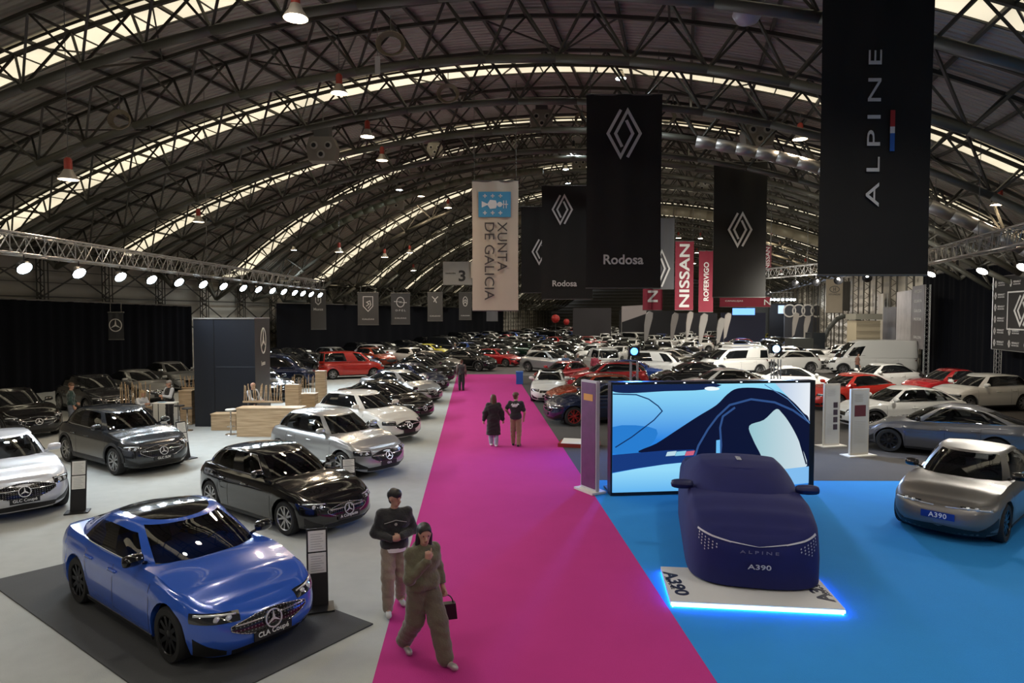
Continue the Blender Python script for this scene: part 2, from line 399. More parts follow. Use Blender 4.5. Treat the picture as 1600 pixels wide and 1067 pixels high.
def sstep(a, b, x):
    t = min(1, max(0, (x - a) / (b - a))); return t * t * (3 - 2 * t)
def interp(pts, x):
    if x <= pts[0][0]: return pts[0][1]
    for (a, b), (c, d) in zip(pts, pts[1:]):
        if x <= c:
            t = (x - a) / (c - a); t = t * t * (3 - 2 * t) * .5 + t * .5
            return b + (d - b) * t
    return pts[-1][1]
class Body:
    """lower body: plan outline (half) by arc length, front at +x"""
    def __init__(s, c):
        s.c = c; s.a = c['L'] / 2; s.w = c['W'] / 2; n = 900; pts = []
        for i in range(n + 1):
            t = pi * i / n; cx, sx = cos(t), sin(t); e, g = ((c.get('pf', 8.), c.get('qf', 2.9)) if cx > 0 else (c.get('pr', 9.), c.get('qr', 3.)))
            pts.append((s.a * math.copysign(abs(cx) ** (2 / e), cx), s.w * abs(sx) ** (2 / g)))
        L = [0]
        for p, q in zip(pts, pts[1:]): L.append(L[-1] + math.hypot(p[0] - q[0], p[1] - q[1]))
        s.pts = np.array(pts); s.len = np.array(L); s.T = L[-1]
        s.xf = s.a - c['fo']; s.xr = s.xf - c['wb']
    def out(s, tau):
        return float(np.interp(tau, s.len, s.pts[:, 0])), float(np.interp(tau, s.len, s.pts[:, 1]))
    def zt(s, x): return interp(s.c['top'], s.a - x)
    def F(s, tau, z, side=1, off=0.0):
        """body surface at arc length tau from the front centre and height z"""
        def f(tau, z):
            x, y = s.out(max(0, min(s.T, tau))); sill = s.c['sill']; zt = s.zt(x); zn = (z - sill) / max(.05, zt - sill)
            wf = interp(s.c.get('sec', [(-.1, .93), (0, .955), (.12, .985), (.4, 1.0), (.62, .992), (.72, 1.0), (.9, .955), (1, .90)]), zn)
            fx = interp(s.c.get('nose', [(-.2, -.16), (0, -.08), (.2, 0), (.5, 0), (.75, -.03), (.9, -.09), (1, -.20)]), zn)
            rx = interp(s.c.get('tail', [(-.2, -.12), (0, -.06), (.2, 0), (.5, -.01), (.8, -.06), (1, -.13)]), zn)
            g = sstep(.45, 1, abs(x) / s.a); X = x + (fx * g if x > 0 else -rx * g)
            return Vector((X, y * wf, z))
        p = f(tau, z)
        if off:
            e = .03; du = f(tau + e, z) - f(max(0, tau - e), z) if tau > e else f(e, z) - Vector((f(e, z).x, -f(e, z).y, z)); dv = f(tau, z + e) - f(tau, z - e)
            n = du.cross(dv); n = n.normalized() if n.length > 1e-9 else Vector((1, 0, 0))
            ref = Vector((p.x * .3 if abs(p.x) < s.a * .8 else p.x * 3, p.y, 0))
            if n.dot(ref) < 0: n = -n
            p = p + n * off
        return Vector((p.x, p.y * side, p.z))
    def zb(s, x, y):
        c = s.c; sill = c['sill']; z = sill
        if c.get('cover'): return c.get('hem', .02)
        e = sstep(.82, 1, x / s.a) if x > 0 else sstep(.82, 1, -x / s.a); z = sill + (c.get('lip', -.06)) * e
        ra = c['wr'] + c.get('gap', .055)
        if y > s.w * .6:
            for xa in (s.xf, s.xr):
                d = abs(x - xa)
                if d < ra: z = max(z, c['wr'] + sqrt(ra * ra - d * d))
        return z
def body_taus(B, N):
    t = set(np.linspace(0, B.T, N)); ra = B.c['wr'] + B.c.get('gap', .055)
    if not B.c.get('cover'):
        for xa in (B.xf, B.xr):
            for k in range(13 if N > 50 else 7):
                x = xa + ra * cos(pi * k / (12 if N > 50 else 6)) * .9995; i = np.searchsorted(-B.pts[:, 0], -x); t.add(float(B.len[min(i, len(B.len) - 1)]))
    t = sorted(t); o = [t[0]]
    for x in t[1:]:
        if x - o[-1] > .012: o.append(x)
    o[-1] = B.T
    return o
def build_body(B, N, lv, cq=(.93, .8, .6, .4, .2, 0)):
    c = B.c; mb = MB(); taus = body_taus(B, N)
    for side in (1, -1):
        rows = []
        for tau in taus:
            x, y = B.out(tau); zb, zt = B.zb(x, y), B.zt(x)
            r = []
            p0 = B.F(tau, zb, side); r.append(Vector((p0.x * .985, p0.y - side * min(.10, abs(p0.y)), zb + .0)))
            for g in lv: r.append(B.F(tau, zb + (zt - zb) * g, side))
            e = r[-1]; cr = c.get('crown', .05); ridge = c.get('ridge', 0)
            for q in cq:
                rz = zt + cr * (1 - q * q) * sstep(0, .5, B.a - abs(x)) + (ridge * math.exp(-((q - .62) / .12) ** 2) * sstep(.1, .6, B.a - x) if x > 0 else 0)
                r.append(Vector((e.x + (c.get('nosebow', 0) * (1 - q * q) * sstep(.6, 1, abs(x) / B.a) * (1 if x > 0 else -1)) * (abs(y) / B.w), e.y * q, rz)))
            rows.append(r if side == 1 else r)
        mb.grid(rows)
    return mb
def build_cabin(B, N, far=False):
    """glasshouse: returns dict of meshes by part"""
    c = B.c; g = c['gh']; a = B.a
    xwb, xwt, xrt, xrb = [a - v for v in g['x']]; yb, yr = g['yb'] * B.w, g['yr'] * B.w; P_ = g.get('p', 4.5); Q_ = g.get('q', 2.8)
    ks = [0, .09, .16, .3, .45, .6, .74, .86, .93, 1.0] if not far else [0, .14, .5, .86, 1.0]
    ph = [pi * i / N for i in range(N + 1)]
    def ux(t): return math.copysign(abs(cos(t)) ** (2 / P_), cos(t)), abs(sin(t)) ** (2 / Q_)
    def zroof(x): return interp([(a - p[0], p[1]) for p in g['roof']][::-1], x) if False else interp(g['roof'], a - x)
    def pt(t, k, side, off=0.0):
        u, v = ux(t); xf = xwb + (xwt - xwb) * k ** 1.12; xr = xrb + (xrt - xrb) * k ** g.get('kr', 1.4)
        cx, ax = (xf + xr) / 2, (xf - xr) / 2; bow = g.get('bow', .12)
        x = cx + ax * u - (bow * v * v * (u if u > 0 else u * .5)) * (1 if abs(u) > .3 else abs(u) / .3)
        y = (yb - (yb - yr) * k ** 1.35) * v
        x1 = cx + ax * u; z0 = B.zt(max(-a, min(a, x1))) - .03; z1 = zroof(x1)
        z = z0 + (z1 - z0) * (1 - (1 - k) ** 1.22)
        # narrow the plan towards the tail
        tp = 1 - g.get('taper', .10) * sstep(.2, 1, -u)
        return Vector((x, (y * tp + off) * side, z))
    body, ws, sw, rw, roof = MB(), MB(), MB(), MB(), MB()
    sides = {}
    nwin = len(ks)
    k_lo, k_hi = g.get('k', (.16, .86)); a_ = g.get('apil', .80); s0, s1 = g.get('side', (.70, -.72)); bp = g.get('bpil', [.0]); wside = g.get('panel', -9)
    for side in (1, -1):
        P2 = [[pt(t, k, side) for k in ks] for t in ph]
        for i in range(N):
            u = (ux(ph[i])[0] + ux(ph[i + 1])[0]) / 2; v = (ux(ph[i])[1] + ux(ph[i + 1])[1]) / 2
            for j in range(len(ks) - 1):
                km = (ks[j] + ks[j + 1]) / 2; q = [P2[i][j], P2[i + 1][j], P2[i + 1][j + 1], P2[i][j + 1]]
                if side == -1: q = q[::-1]
                tgt = body
                if u > 0 and v < a_: tgt = ws if km < .95 else body
                elif u < 0 and v < g.get('rw', .86): tgt = rw if (km > g.get('rk', .2) and km < .92 and not g.get('norear')) else body
                elif s1 < u < s0 and k_lo <= km <= k_hi + .001:
                    if any(abs(u - b) < (.045 if not far else .06) for b in bp): tgt = body if g.get('bodypil') else sides.setdefault(('pil', side, min(range(len(bp)), key=lambda q: abs(u - bp[q]))), MB())
                    elif u < wside: tgt = body
                    else:
                        z_ = sum(1 for b in bp if u < b); tgt = sides.setdefault((z_, side), MB())
                tgt.add(q, [(0, 1, 2, 3)])
        cr = g.get('rcrown', .035); rows = []
        for i in range(N + 1):
            e = P2[i][-1]; xm = (xwt + xrt) / 2; r = [e]
            for q in (.94, .82, .6, .3, 0): r.append(Vector((e.x + (e.x - xm) * .0, e.y * q, e.z + cr * (1 - q ** 2.2) * (1 - abs((e.x - xm) / ((xwt - xrt) / 2)) ** 4 * .8))))
            rows.append(r)
        roof.grid(rows) if c.get('roofm') is None else (body.grid([r[:3] for r in rows]), roof.grid([r[2:] for r in rows]))
    return body, ws, sides, rw, roof, pt, (xwb, xwt, xrt, xrb, zroof)
def zstrip(B, t0, t1, zb, zt, nt=8, nz=4, off=.006, sides=(1, -1), th=True):
    """patch lying on the body skin between arc lengths t0..t1; zb/zt heights as functions of 0..1"""
    mb = MB()
    for sd in sides:
        rows = []
        for i in range(nt + 1):
            u = i / nt; tau = t0 + (t1 - t0) * u; a_, b_ = zb(u), zt(u); r = []
            if th: r.append(B.F(tau, a_, sd, -.01))
            for j in range(nz + 1): r.append(B.F(tau, a_ + (b_ - a_) * j / nz, sd, off))
            if th: r.append(B.F(tau, b_, sd, -.01))
            rows.append(r)
        if th: rows = [[Vector(p) for p in [B.F(t0, z.z, sd, -.01) for z in rows[0]]]] + rows + [[B.F(t1, z.z, sd, -.01) for z in rows[-1]]]
        mb.grid(rows)
    return mb
def wheel_mesh(r, wd, style, rimm, n=28):
    ty = MB(); h = wd / 2; ri = r * .68
    ty.lathe([(ri, -h * .9), (r * .93, -h), (r * .99, -h * .75), (r, 0), (r * .99, h * .75), (r * .93, h), (ri + .012, h * .95), (ri, h * .8)], n, axis='y')
    rim = MB(); y0 = h * .78
    rim.lathe([(ri, -h * .9), (ri - .01, h * .2), (ri - .006, h * .88), (ri + .006, h * .98), (ri + .014, h * .93)], n, axis='y')
    rim.lathe([(0.0, y0 + .012), (.035, y0 + .01), (.06, y0), (.065, y0 - .05)], 12, axis='y')
    nsp, dbl = style
    for k in range(nsp):
        for s in ((-1, 1) if dbl else (0,)):
            a0 = 2 * pi * k / nsp + s * .10; a1 = 2 * pi * k / nsp + s * (.26 if nsp == 5 else .16)
            p = Vector((cos(a0) * .05, 0, sin(a0) * .05)); q = Vector((cos(a1) * (ri - .005), 0, sin(a1) * (ri - .005))); d = (q - p).normalized(); nn = Vector((-d.z, 0, d.x))
            w0, w1 = (.022, .014) if dbl else (.032, .024)
            vs = []
            for (b, ww, yy) in ((p, w0, y0), (q, w1, h * .86)):
                for ss in (-1, 1):
                    for dy in (0, -.035): vs.append(b + nn * ss * ww + Vector((0, yy + dy, 0)))
            rim.add(vs, [(0, 2, 6, 4), (1, 5, 7, 3), (0, 4, 5, 1), (2, 3, 7, 6)])
    disc = MB().lathe([(0, h * .25), (ri * .98, h * .25)], n, axis='y')
    disc.lathe([(.07, h * .3), (ri * .72, h * .3), (ri * .72, h * .2)], n, axis='y')
    return ty, rim, disc
def star_M(B, z, tilt=0): pass
def make_car(kind, c, far=False, near=False, pt='white'):
    B = Body(c); a, w_ = B.a, B.w; pm = PAINT[pt]
    root = thing(kind, 'car', 'car')
    N = 84 if near else (56 if not far else 30)
    lv = (0, .06, .15, .28, .4, .52, .62, .70, .76, .83, .9, .95, 1.0) if not far else (0, .2, .5, .72, .9, 1.0)
    bm_ = build_body(B, N, lv) if not far else build_body(B, N, lv, (.85, .45, 0))
    body, ws, sides, rw, roof, gp, (xwb, xwt, xrt, xrb, zroof) = build_cabin(B, 48 if near else (36 if not far else 20), far)
    n0 = len(bm_.v); bm_.v += body.v; bm_.f += [tuple(i + n0 for i in f) for f in body.f]; bm_.m += body.m
    roofm = c.get('roofm')
    if roofm is None: n0 = len(bm_.v); bm_.v += roof.v; bm_.f += [tuple(i + n0 for i in f) for f in roof.f]; bm_.m += roof.m
    fab = c.get('cover')
    obj('body', bm_, pm, root, smooth=True, merge=True, ang=42 if not far else 50)
    if roofm is not None: obj('roof_panel', roof, roofm, root, smooth=True, merge=True)
    if fab:
        return root, B, gp
    gl = M_TG if near else M_GL
    obj('windshield', ws, gl, root, smooth=True, merge=True)
    if rw.f: obj('rear_window', rw, gl, root, smooth=True, merge=True)
    pil = MB()
    if far:
        for key, m_ in sides.items(): pil.add(m_.v, m_.f)
        if pil.f: obj('side_window', pil, M_GL, root, smooth=True, merge=True)
    else:
        for key, m_ in sides.items():
            if key[0] == 'pil': obj('window_pillar', m_, M_GBLK, root, smooth=True, merge=True)
            else: obj('side_window', m_, gl, root, smooth=True, merge=True)
    # dark underside, arches' inner side
    ub = MB(); zt_ = min(B.zt(B.a - .5), .62)
    ub.box(((B.xf + B.xr) / 2, 0, .40), (c['wb'] - 2 * c['wr'] - .1, c['W'] - .16, .36)); ub.box((0, 0, c['sill'] + .2), (c['L'] - .9, c['W'] - .62, .45))
    ub.box(((B.a + B.xf + c['wr']) / 2 - .1, 0, .38), (max(.1, (B.a - B.xf - c['wr']) - .34), c['W'] * .62, .22))
    obj('underbody', ub, M_BLK, root)
    # wheels
    tyre, rim, disc = wheel_mesh(c['wr'], .23, c.get('spokes', (5, True)), None, 28 if not far else 16)
    rm = c.get('rimm', M_RIMS)
    if far:
        n0 = len(tyre.v); tyre.mi = 1; tyre.add(rim.v, rim.f); tyre.mi = 2; tyre.add(disc.v, disc.f); wm = mesh_of('wheel', tyre, [M_TYRE, rm, M_BLK], True, ang=35)
    else:
        wm = mesh_of('wheel', tyre, M_TYRE, True, ang=50); rme = mesh_of('rim', rim, rm, True, ang=35); dm = mesh_of('brake_disc', disc, M_BLK, True)
    for x in (B.xf, B.xr):
        for s in (1, -1):
            o = obj('wheel', wm, None, root, loc=(x, s * (w_ * .985 - .125), c['wr']), rot=(0, 0, 0 if s > 0 else pi))
            if not far: obj('rim', rme, None, o); obj('brake_disc', dm, None, o)
    # front lamps, tail lamps, grille, plates
    h = c['lamp']           # (t0, t1, z at inner low, z outer low, z inner top, z outer top)
    for sd in (1, -1):
        lo = lambda u: h[2] + (h[3] - h[2]) * u; hi = lambda u: h[4] + (h[5] - h[4]) * u - .035 * u * u
        o = obj('headlight', zstrip(B, h[0], h[1], lo, hi, 8, 3, .006, (sd,)), M_LENS, root, smooth=True, ang=50)
        obj('light_strip', zstrip(B, h[0] + .04, h[1] - .06, lambda u: hi(u) - .030 - .008 * u, lambda u: hi(u) - .014, 8, 1, .009, (sd,)), M_LED, o, smooth=True)
        if near:
            for q in range(2):
                t_ = h[0] + .13 + q * .14; u_ = (t_ - h[0]) / (h[1] - h[0]); z_ = lo(u_) * .55 + hi(u_) * .45
                obj('lamp_lens', MB().lathe([(0, .03), (.03, .022), (.045, 0)], 12, axis='x', c=B.F(t_, z_, sd, -.008)), M_LED, o, smooth=True)
        tl = c.get('tail_l', (.35, .9, .80, .92))
        T = B.T
        obj('tail_light', zstrip(B, T - tl[1], T - tl[0], lambda u: tl[2], lambda u: tl[3], 6, 2, .006, (sd,)), M_TAIL, root, smooth=True)
    gr = c['grille']        # (half width, z low, z top, shape)
    gw, z0, z1 = gr[:3]; shp = gr[3] if len(gr) > 3 else 'oval'
    if gw > 0:
        f0 = (lambda u: z0 + (z1 - z0) * .5 * u ** 2.2) if shp == 'oval' else (lambda u: z0)
        f1 = (lambda u: z1 - (z1 - z0) * .30 * u ** 2) if shp == 'oval' else (lambda u: z1)
        go = obj('grille', zstrip(B, 0, gw, f0, f1, 10, 4, .004), (M_STUD if shp == 'oval' and near else M_GBLK) if not far else M_BLK, root, smooth=True, ang=50)
        if not far and shp == 'oval':
            for sd in (1, -1): obj('chrome_bar', zstrip(B, 0.09, gw - .05, lambda u: (z0 + z1) / 2 + .035, lambda u: (z0 + z1) / 2 + .055, 6, 1, .018, (sd,)), M_CHR, go, smooth=True)
            rim_ = MB()
            for sd in (1, -1):
                rim_.path([B.F(gw * k / 10, f1(k / 10), sd, .01) for k in range(11)] + [B.F(gw * k / 10, f0(k / 10), sd, .01) for k in range(10, -1, -1)], .007, 4)
            obj('grille_rim', rim_, c.get('grim', M_CHR), go, smooth=True)
    li = c.get('intake', (.62, .24, .36))
    obj('lower_intake', zstrip(B, 0, li[0], lambda u: li[1], lambda u: li[2] - (li[2] - li[1]) * .3 * u, 8, 2, .004), M_BLK, root, smooth=True, ang=50)
    if not far:
        si = c.get('sintake', (.62, .92, .30, .48))
        for sd in (1, -1):
            obj('side_intake', zstrip(B, si[0], si[1], lambda u: si[2] + .02 * u, lambda u: si[3] - (si[3] - si[2]) * .75 * (1 - u), 6, 2, .005, (sd,)), M_BLK, root, smooth=True, ang=50)
    pz = c.get('plate', .42)
    if not far or c.get('farplate'):
        f = B.F(0, pz, 1); sl = 0
        obj('front_plate', MB().box((f.x + .012, 0, pz), (.02, .52, .11)), c.get('platem', M_BLK), root)
    r_ = B.F(B.T, .55, 1)
    obj('rear_plate', MB().box((r_.x - .008, 0, c.get('rplz', .6)), (.02, .52, .11)), M_PLATE if far else M_BLK, root)
    # mirrors
    for sd in (1, -1):
        mp = c.get('mirx', c['gh']['x'][0] + .55); X = a - mp; zz = B.zt(X) + .10; y = w_ * .86
        mm = MB(); rows = []
        for i in range(7):
            t = pi * i / 6; rr = sin(t) ** .4; rows.append([Vector((X + .02 + .075 * rr * cos(p) + .02, sd * (y + .13 - .135 * cos(t)), zz + .015 + .085 * rr * sin(p))) for p in [2 * pi * q / 10 for q in range(11)]])
        mm.grid(rows); mm.tube((X, sd * (y - .06), zz - .08), (X + .02, sd * (y + .06), zz - .03), .025, 6)
        obj('mirror', mm, c.get('mirm', pm), root, smooth=True)
    if c.get('clad'):
        cm = c['clad'] if not isinstance(c['clad'], bool) else M_CLAD
        for sd in (1, -1):
            for xa in (B.xf, B.xr):
                cl = MB(); ra = c['wr'] + c.get('gap', .055); rows = []
                for k in range(17):
                    t = pi * k / 16; r = []
                    for q in (ra - .005, ra + .035, ra + .07):
                        x = xa - q * cos(t); z = max(c['sill'] - .02, c['wr'] + q * sin(t)); i = np.searchsorted(-B.pts[:, 0], -x); r.append(B.F(float(B.len[min(i, len(B.len) - 1)]), z, sd, .010))
                    rows.append(r)
                cl.grid(rows); obj('wheel_arch_trim', cl, cm, root, smooth=True)
        t0 = float(B.len[np.searchsorted(-B.pts[:, 0], -(B.xf - c['wr'] - .06))]); t1 = float(B.len[np.searchsorted(-B.pts[:, 0], -(B.xr + c['wr'] + .06))])
        for sd in (1, -1): obj('side_cladding', zstrip(B, t0, t1, lambda u: c['sill'] - .01, lambda u: c['sill'] + .11, 8, 1, .01, (sd,)), cm, root, smooth=True)
    if far: return root, B, gp
    # sill blade, door handles, door gaps, window trim
    t0 = float(B.len[np.searchsorted(-B.pts[:, 0], -(B.xf - c['wr'] - .06))]); t1 = float(B.len[np.searchsorted(-B.pts[:, 0], -(B.xr + c['wr'] + .06))])
    for sd in (1, -1): obj('sill_trim', zstrip(B, t0, t1, lambda u: c['sill'] - .03, lambda u: c['sill'] + .035, 8, 1, .012, (sd,)), M_BLK, root)
    doors = c.get('doors', (B.xf - .42, (B.xf + B.xr) / 2 - .08, B.xr + .38))
    for X in doors:
        t_ = float(B.len[np.searchsorted(-B.pts[:, 0], -X)])
        for sd in (1, -1):
            rows = []; gap = MB()
            for k in range(9):
                z = c['sill'] + .08 + (B.zt(X) - c['sill'] - .1) * k / 8; bend = -.0 if X > B.xr + .6 else .22 * max(0, .5 - k / 8)
                rows.append([B.F(t_ - bend, z, sd, .0025), B.F(t_ - bend + .009, z, sd, .0025)])
            gap.grid(rows); obj('door_gap', gap, M_BLK, root)
    for X in (doors[1] + .20, doors[2] + .16):
        t_ = float(B.len[np.searchsorted(-B.pts[:, 0], -X)]); z = c['sill'] + (B.zt(X) - c['sill']) * .77
        for sd in (1, -1):
            obj('door_handle', zstrip(B, t_ - .11, t_ + .11, lambda u: z - .014, lambda u: z + .014, 4, 1, .022, (sd,)), c.get('handlem', pm), root, smooth=True)
    g = c['gh']; s0, s1 = g.get('side', (.70, -.72)); P_ = g.get('p', 4.5)
    ts = [math.acos(math.copysign(abs(u) ** (P_ / 2), u)) for u in np.linspace(s0, s1, 15)]
    klo = g.get('k', (.16, .86))[0] - .01
    for sd in (1, -1):
        tr = MB().path([gp(t, klo, sd, .006) for t in ts], .009, 4)
        if c.get('trimfull'): tr.path([gp(ts[0], klo + (.875 - klo) * q / 4, sd, .004) for q in range(5)] + [gp(t, .875, sd, .004) for t in ts] + [gp(ts[-1], .875 - (.875 - klo) * q / 4, sd, .004) for q in range(5)], .007, 4)
        obj('window_trim', tr, c.get('trimm', M_CHR), root)
    for y0, y1 in ((.10, .62), (-.45, .05)):
        q = [gp(math.asin(max(0, min(1, abs(y) / w_ * 1.1)) ** (g.get('q', 2.8) / 2)), .03, 1 if y >= 0 else -1) for y in np.linspace(y0, y1, 6)]
        obj('wiper', MB().path([p + Vector((.03, 0, .012)) for p in q], .012, 4), M_BLK, root)
    if near:
        it = MB(); zf = B.zt(xwb) ; cx = (xwb + xrb) / 2
        it.box((cx - .1, 0, .62), (xwb - xrb - .7, w_ * 1.55, .4))
        it.box((xwb - .35, 0, zf - .04), (.62, w_ * 1.5, .12))
        obj('interior', it, M_INT, root)
        for X, ys in ((B.xf - 1.45, (.38, -.38)), (B.xf - 2.3, (.4, -.4))):
            for y in ys:
                st = MB(); R = Matrix.Rotation(-.3, 3, 'Y')
                st.box((X, y, .93), (.13, .46, .6), R); st.box((X - .12, y, 1.25), (.09, .24, .17), R); st.box((X + .28, y, .74), (.5, .46, .16))
                obj('seat', st, M_SEAT, root)
        sw_ = MB(); R = Matrix.Rotation(-1.1, 3, 'Y')
        for k in range(16):
            a0, a1 = 2 * pi * k / 16, 2 * pi * (k + 1) / 16
            sw_.tube(R @ Vector((.18 * cos(a0), .18 * sin(a0), 0)) + Vector((xwb - .85, .38, zf - .02)), R @ Vector((.18 * cos(a1), .18 * sin(a1), 0)) + Vector((xwb - .85, .38, zf - .02)), .014, 5)
        obj('steering_wheel', sw_, M_BLK, root)
    return root, B, gp
def star_badge(root, B, z, r=.095, m=None, tauoff=.03):
    f = B.F(0, z, 1); mb = star_logo(r * 1.12, .016); up = B.F(0, z + .1, 1) - B.F(0, z - .1, 1)
    xform(mb, face_M((f.x + tauoff, 0, z), (0, 1, 0), up)); return obj('badge', mb, m or M_BADGE, root)
def plate_text(root, B, z, txt, wd=.40):
    wd = min(.42, .05 * len(txt))
    f = B.F(0, z, 1); return lettering(txt, wd, M_WHT, root, face_M((f.x + .026, 0, z), (0, 1, 0), (0, 0, 1)), 'plate_lettering', .008)


SPEC = {}
SPEC['coupe'] = dict(L=4.72, W=1.86, fo=.86, wb=2.79, wr=.345, sill=.20, top=[(0, .70), (.12, .76), (.6, .87), (1.3, .98), (2.6, .99), (3.7, 1.02), (4.3, 1.05), (4.72, .98)], ridge=.008,
    gh=dict(x=(1.18, 2.15, 3.55, 4.55), yb=.92, yr=.68, roof=[(2.0, 1.35), (2.5, 1.405), (2.9, 1.405), (3.5, 1.34), (4.0, 1.22)], k=(.09, .74), side=(.72, -.44), kr=1.15, taper=.16, bpil=[.12, -.30], rcrown=.05, rw=.72),
    lamp=(.40, 1.02, .58, .60, .675, .745), grille=(.52, .36, .60, 'oval'), intake=(.50, .15, .25), sintake=(.56, .98, .17, .42), plate=.33, spokes=(10, False), rimm=M_RIMB, roofm=M_GBLK, mirm=M_GBLK, trimm=M_CHR, lip=-.06)
SPEC['hatch'] = dict(L=4.42, W=1.80, fo=.86, wb=2.73, wr=.335, sill=.20, top=[(0, .69), (.12, .75), (.6, .86), (1.25, .97), (2.5, .99), (3.6, 1.02), (4.1, 1.02), (4.42, .92)], ridge=.008,
    gh=dict(x=(1.18, 1.98, 3.85, 4.30), yb=.90, yr=.64, roof=[(1.9, 1.36), (2.4, 1.42), (2.9, 1.42), (3.5, 1.37), (3.9, 1.32)], k=(.12, .84), side=(.72, -.72), kr=1.6, bpil=[.12, -.45]),
    lamp=(.44, 1.0, .55, .58, .67, .73), grille=(.46, .36, .60, 'oval'), intake=(.50, .17, .28), sintake=(.54, .92, .19, .42), plate=.36, trimfull=True)
SPEC['suv'] = dict(L=4.70, W=1.89, fo=.86, wb=2.88, wr=.375, sill=.27, top=[(0, .80), (.10, .87), (.6, .99), (1.25, 1.09), (2.5, 1.10), (3.8, 1.13), (4.3, 1.12), (4.70, 1.0)], ridge=.010, lip=-.08,
    gh=dict(x=(1.20, 1.95, 4.05, 4.60), yb=.90, yr=.66, roof=[(1.9, 1.53), (2.4, 1.60), (3.0, 1.61), (3.8, 1.56), (4.2, 1.51)], k=(.12, .84), side=(.74, -.74), kr=1.6, bpil=[.16, -.42]),
    lamp=(.56, 1.06, .67, .69, .80, .84), grille=(.58, .45, .77, 'oval'), intake=(.62, .22, .36), sintake=(.62, .98, .28, .50), plate=.44, clad=True, tail_l=(.35, .95, .92, 1.04), rplz=.75)
SPEC['csuv'] = dict(SPEC['suv'], L=4.42, W=1.83, wb=2.73, wr=.36, top=[(0, .76), (.10, .83), (.6, .95), (1.2, 1.05), (2.4, 1.06), (3.5, 1.09), (4.05, 1.08), (4.42, .96)],
    gh=dict(x=(1.15, 1.88, 3.75, 4.30), yb=.90, yr=.66, roof=[(1.8, 1.50), (2.3, 1.56), (2.8, 1.57), (3.5, 1.52), (3.9, 1.47)], k=(.12, .84), side=(.74, -.74), kr=1.6, bpil=[.16, -.42]),
    lamp=(.52, 1.02, .63, .65, .76, .80), grille=(.54, .42, .73, 'oval'), plate=.40)
SPEC['suvcoupe'] = dict(SPEC['suv'], gh=dict(x=(1.20, 2.0, 3.5, 4.62), yb=.90, yr=.64, roof=[(1.9, 1.50), (2.4, 1.56), (2.9, 1.56), (3.5, 1.48), (4.0, 1.40)], k=(.12, .82), side=(.70, -.68), kr=1.3, bpil=[.1, -.45]))
SPEC['sedan'] = dict(SPEC['coupe'], L=4.92, W=1.92, fo=.83, wb=3.1, wr=.36, top=[(0, .66), (.12, .73), (.6, .86), (1.1, .98), (2.6, 1.02), (3.9, 1.05), (4.5, 1.06), (4.92, .98)],
    gh=dict(x=(1.0, 2.0, 3.4, 4.6), yb=.90, yr=.62, roof=[(1.9, 1.40), (2.4, 1.47), (2.9, 1.48), (3.5, 1.40), (4.1, 1.26)], k=(.10, .82), side=(.70, -.68), kr=1.25, bpil=[.05, -.46]), roofm=None, mirm=None, rimm=M_RIMS)
for k_ in ('sedan',): SPEC[k_] = {a: b for a, b in SPEC[k_].items() if b is not None}
SPEC['wagon'] = dict(L=4.72, W=1.86, fo=.90, wb=2.74, wr=.365, sill=.24, top=[(0, .76), (.12, .82), (.6, .95), (1.2, 1.04), (2.6, 1.07), (3.9, 1.12), (4.35, 1.10), (4.72, .98)], ridge=.008,
    gh=dict(x=(1.15, 2.0, 3.65, 4.60), yb=.90, yr=.64, roof=[(1.9, 1.49), (2.4, 1.56), (2.9, 1.56), (3.6, 1.48), (4.1, 1.36)], k=(.12, .82), side=(.72, -.68), kr=1.35, bpil=[.12, -.45]),
    lamp=(.42, .98, .66, .68, .76, .78), grille=(.42, .52, .66, 'flat'), intake=(.62, .24, .38), sintake=(.66, .96, .28, .52), plate=.44, clad=True, tail_l=(.2, .95, .90, 1.0), rplz=.7)
SPEC['mpv'] = dict(L=4.49, W=1.86, fo=.88, wb=2.72, wr=.34, sill=.25, top=[(0, .84), (.1, .92), (.6, 1.05), (1.0, 1.12), (2.5, 1.14), (4.2, 1.14), (4.49, 1.1)],
    gh=dict(x=(.85, 1.55, 4.30, 4.46), yb=.95, yr=.80, roof=[(1.5, 1.70), (2.2, 1.80), (3.2, 1.82), (4.4, 1.78)], k=(.12, .80), side=(.80, -.84), kr=1.5, bpil=[.22, -.30], p=6, q=4, taper=.02, bodypil=True, bow=.08),
    lamp=(.50, 1.0, .74, .76, .86, .90), grille=(.5, .70, .82, 'flat'), intake=(.6, .26, .46), plate=.5, clad=True, tail_l=(.62, .92, .8, 1.2), rplz=.8)
SPEC['van'] = dict(L=6.2, W=2.07, fo=.95, wb=3.68, wr=.36, sill=.30, top=[(0, .95), (.1, 1.05), (.6, 1.15), (1.0, 1.22), (3, 1.25), (6.0, 1.25), (6.2, 1.24)],
    gh=dict(x=(.75, 1.75, 6.05, 6.16), yb=.97, yr=.84, roof=[(1.6, 2.30), (2.4, 2.46), (4, 2.48), (6.1, 2.44)], k=(.12, .62), side=(.86, .42), kr=1.5, bpil=[-.9], p=8, q=5, taper=.01, norear=True, bodypil=True, bow=.08),
    lamp=(.55, 1.05, .82, .84, 1.0, 1.06), grille=(.5, .72, .92, 'flat'), intake=(.6, .30, .52), plate=.55, clad=True, tail_l=(.85, 1.02, 1.0, 1.5), rplz=.8, doors=(4.2 - 3.1 + .6, .5, -1.5))
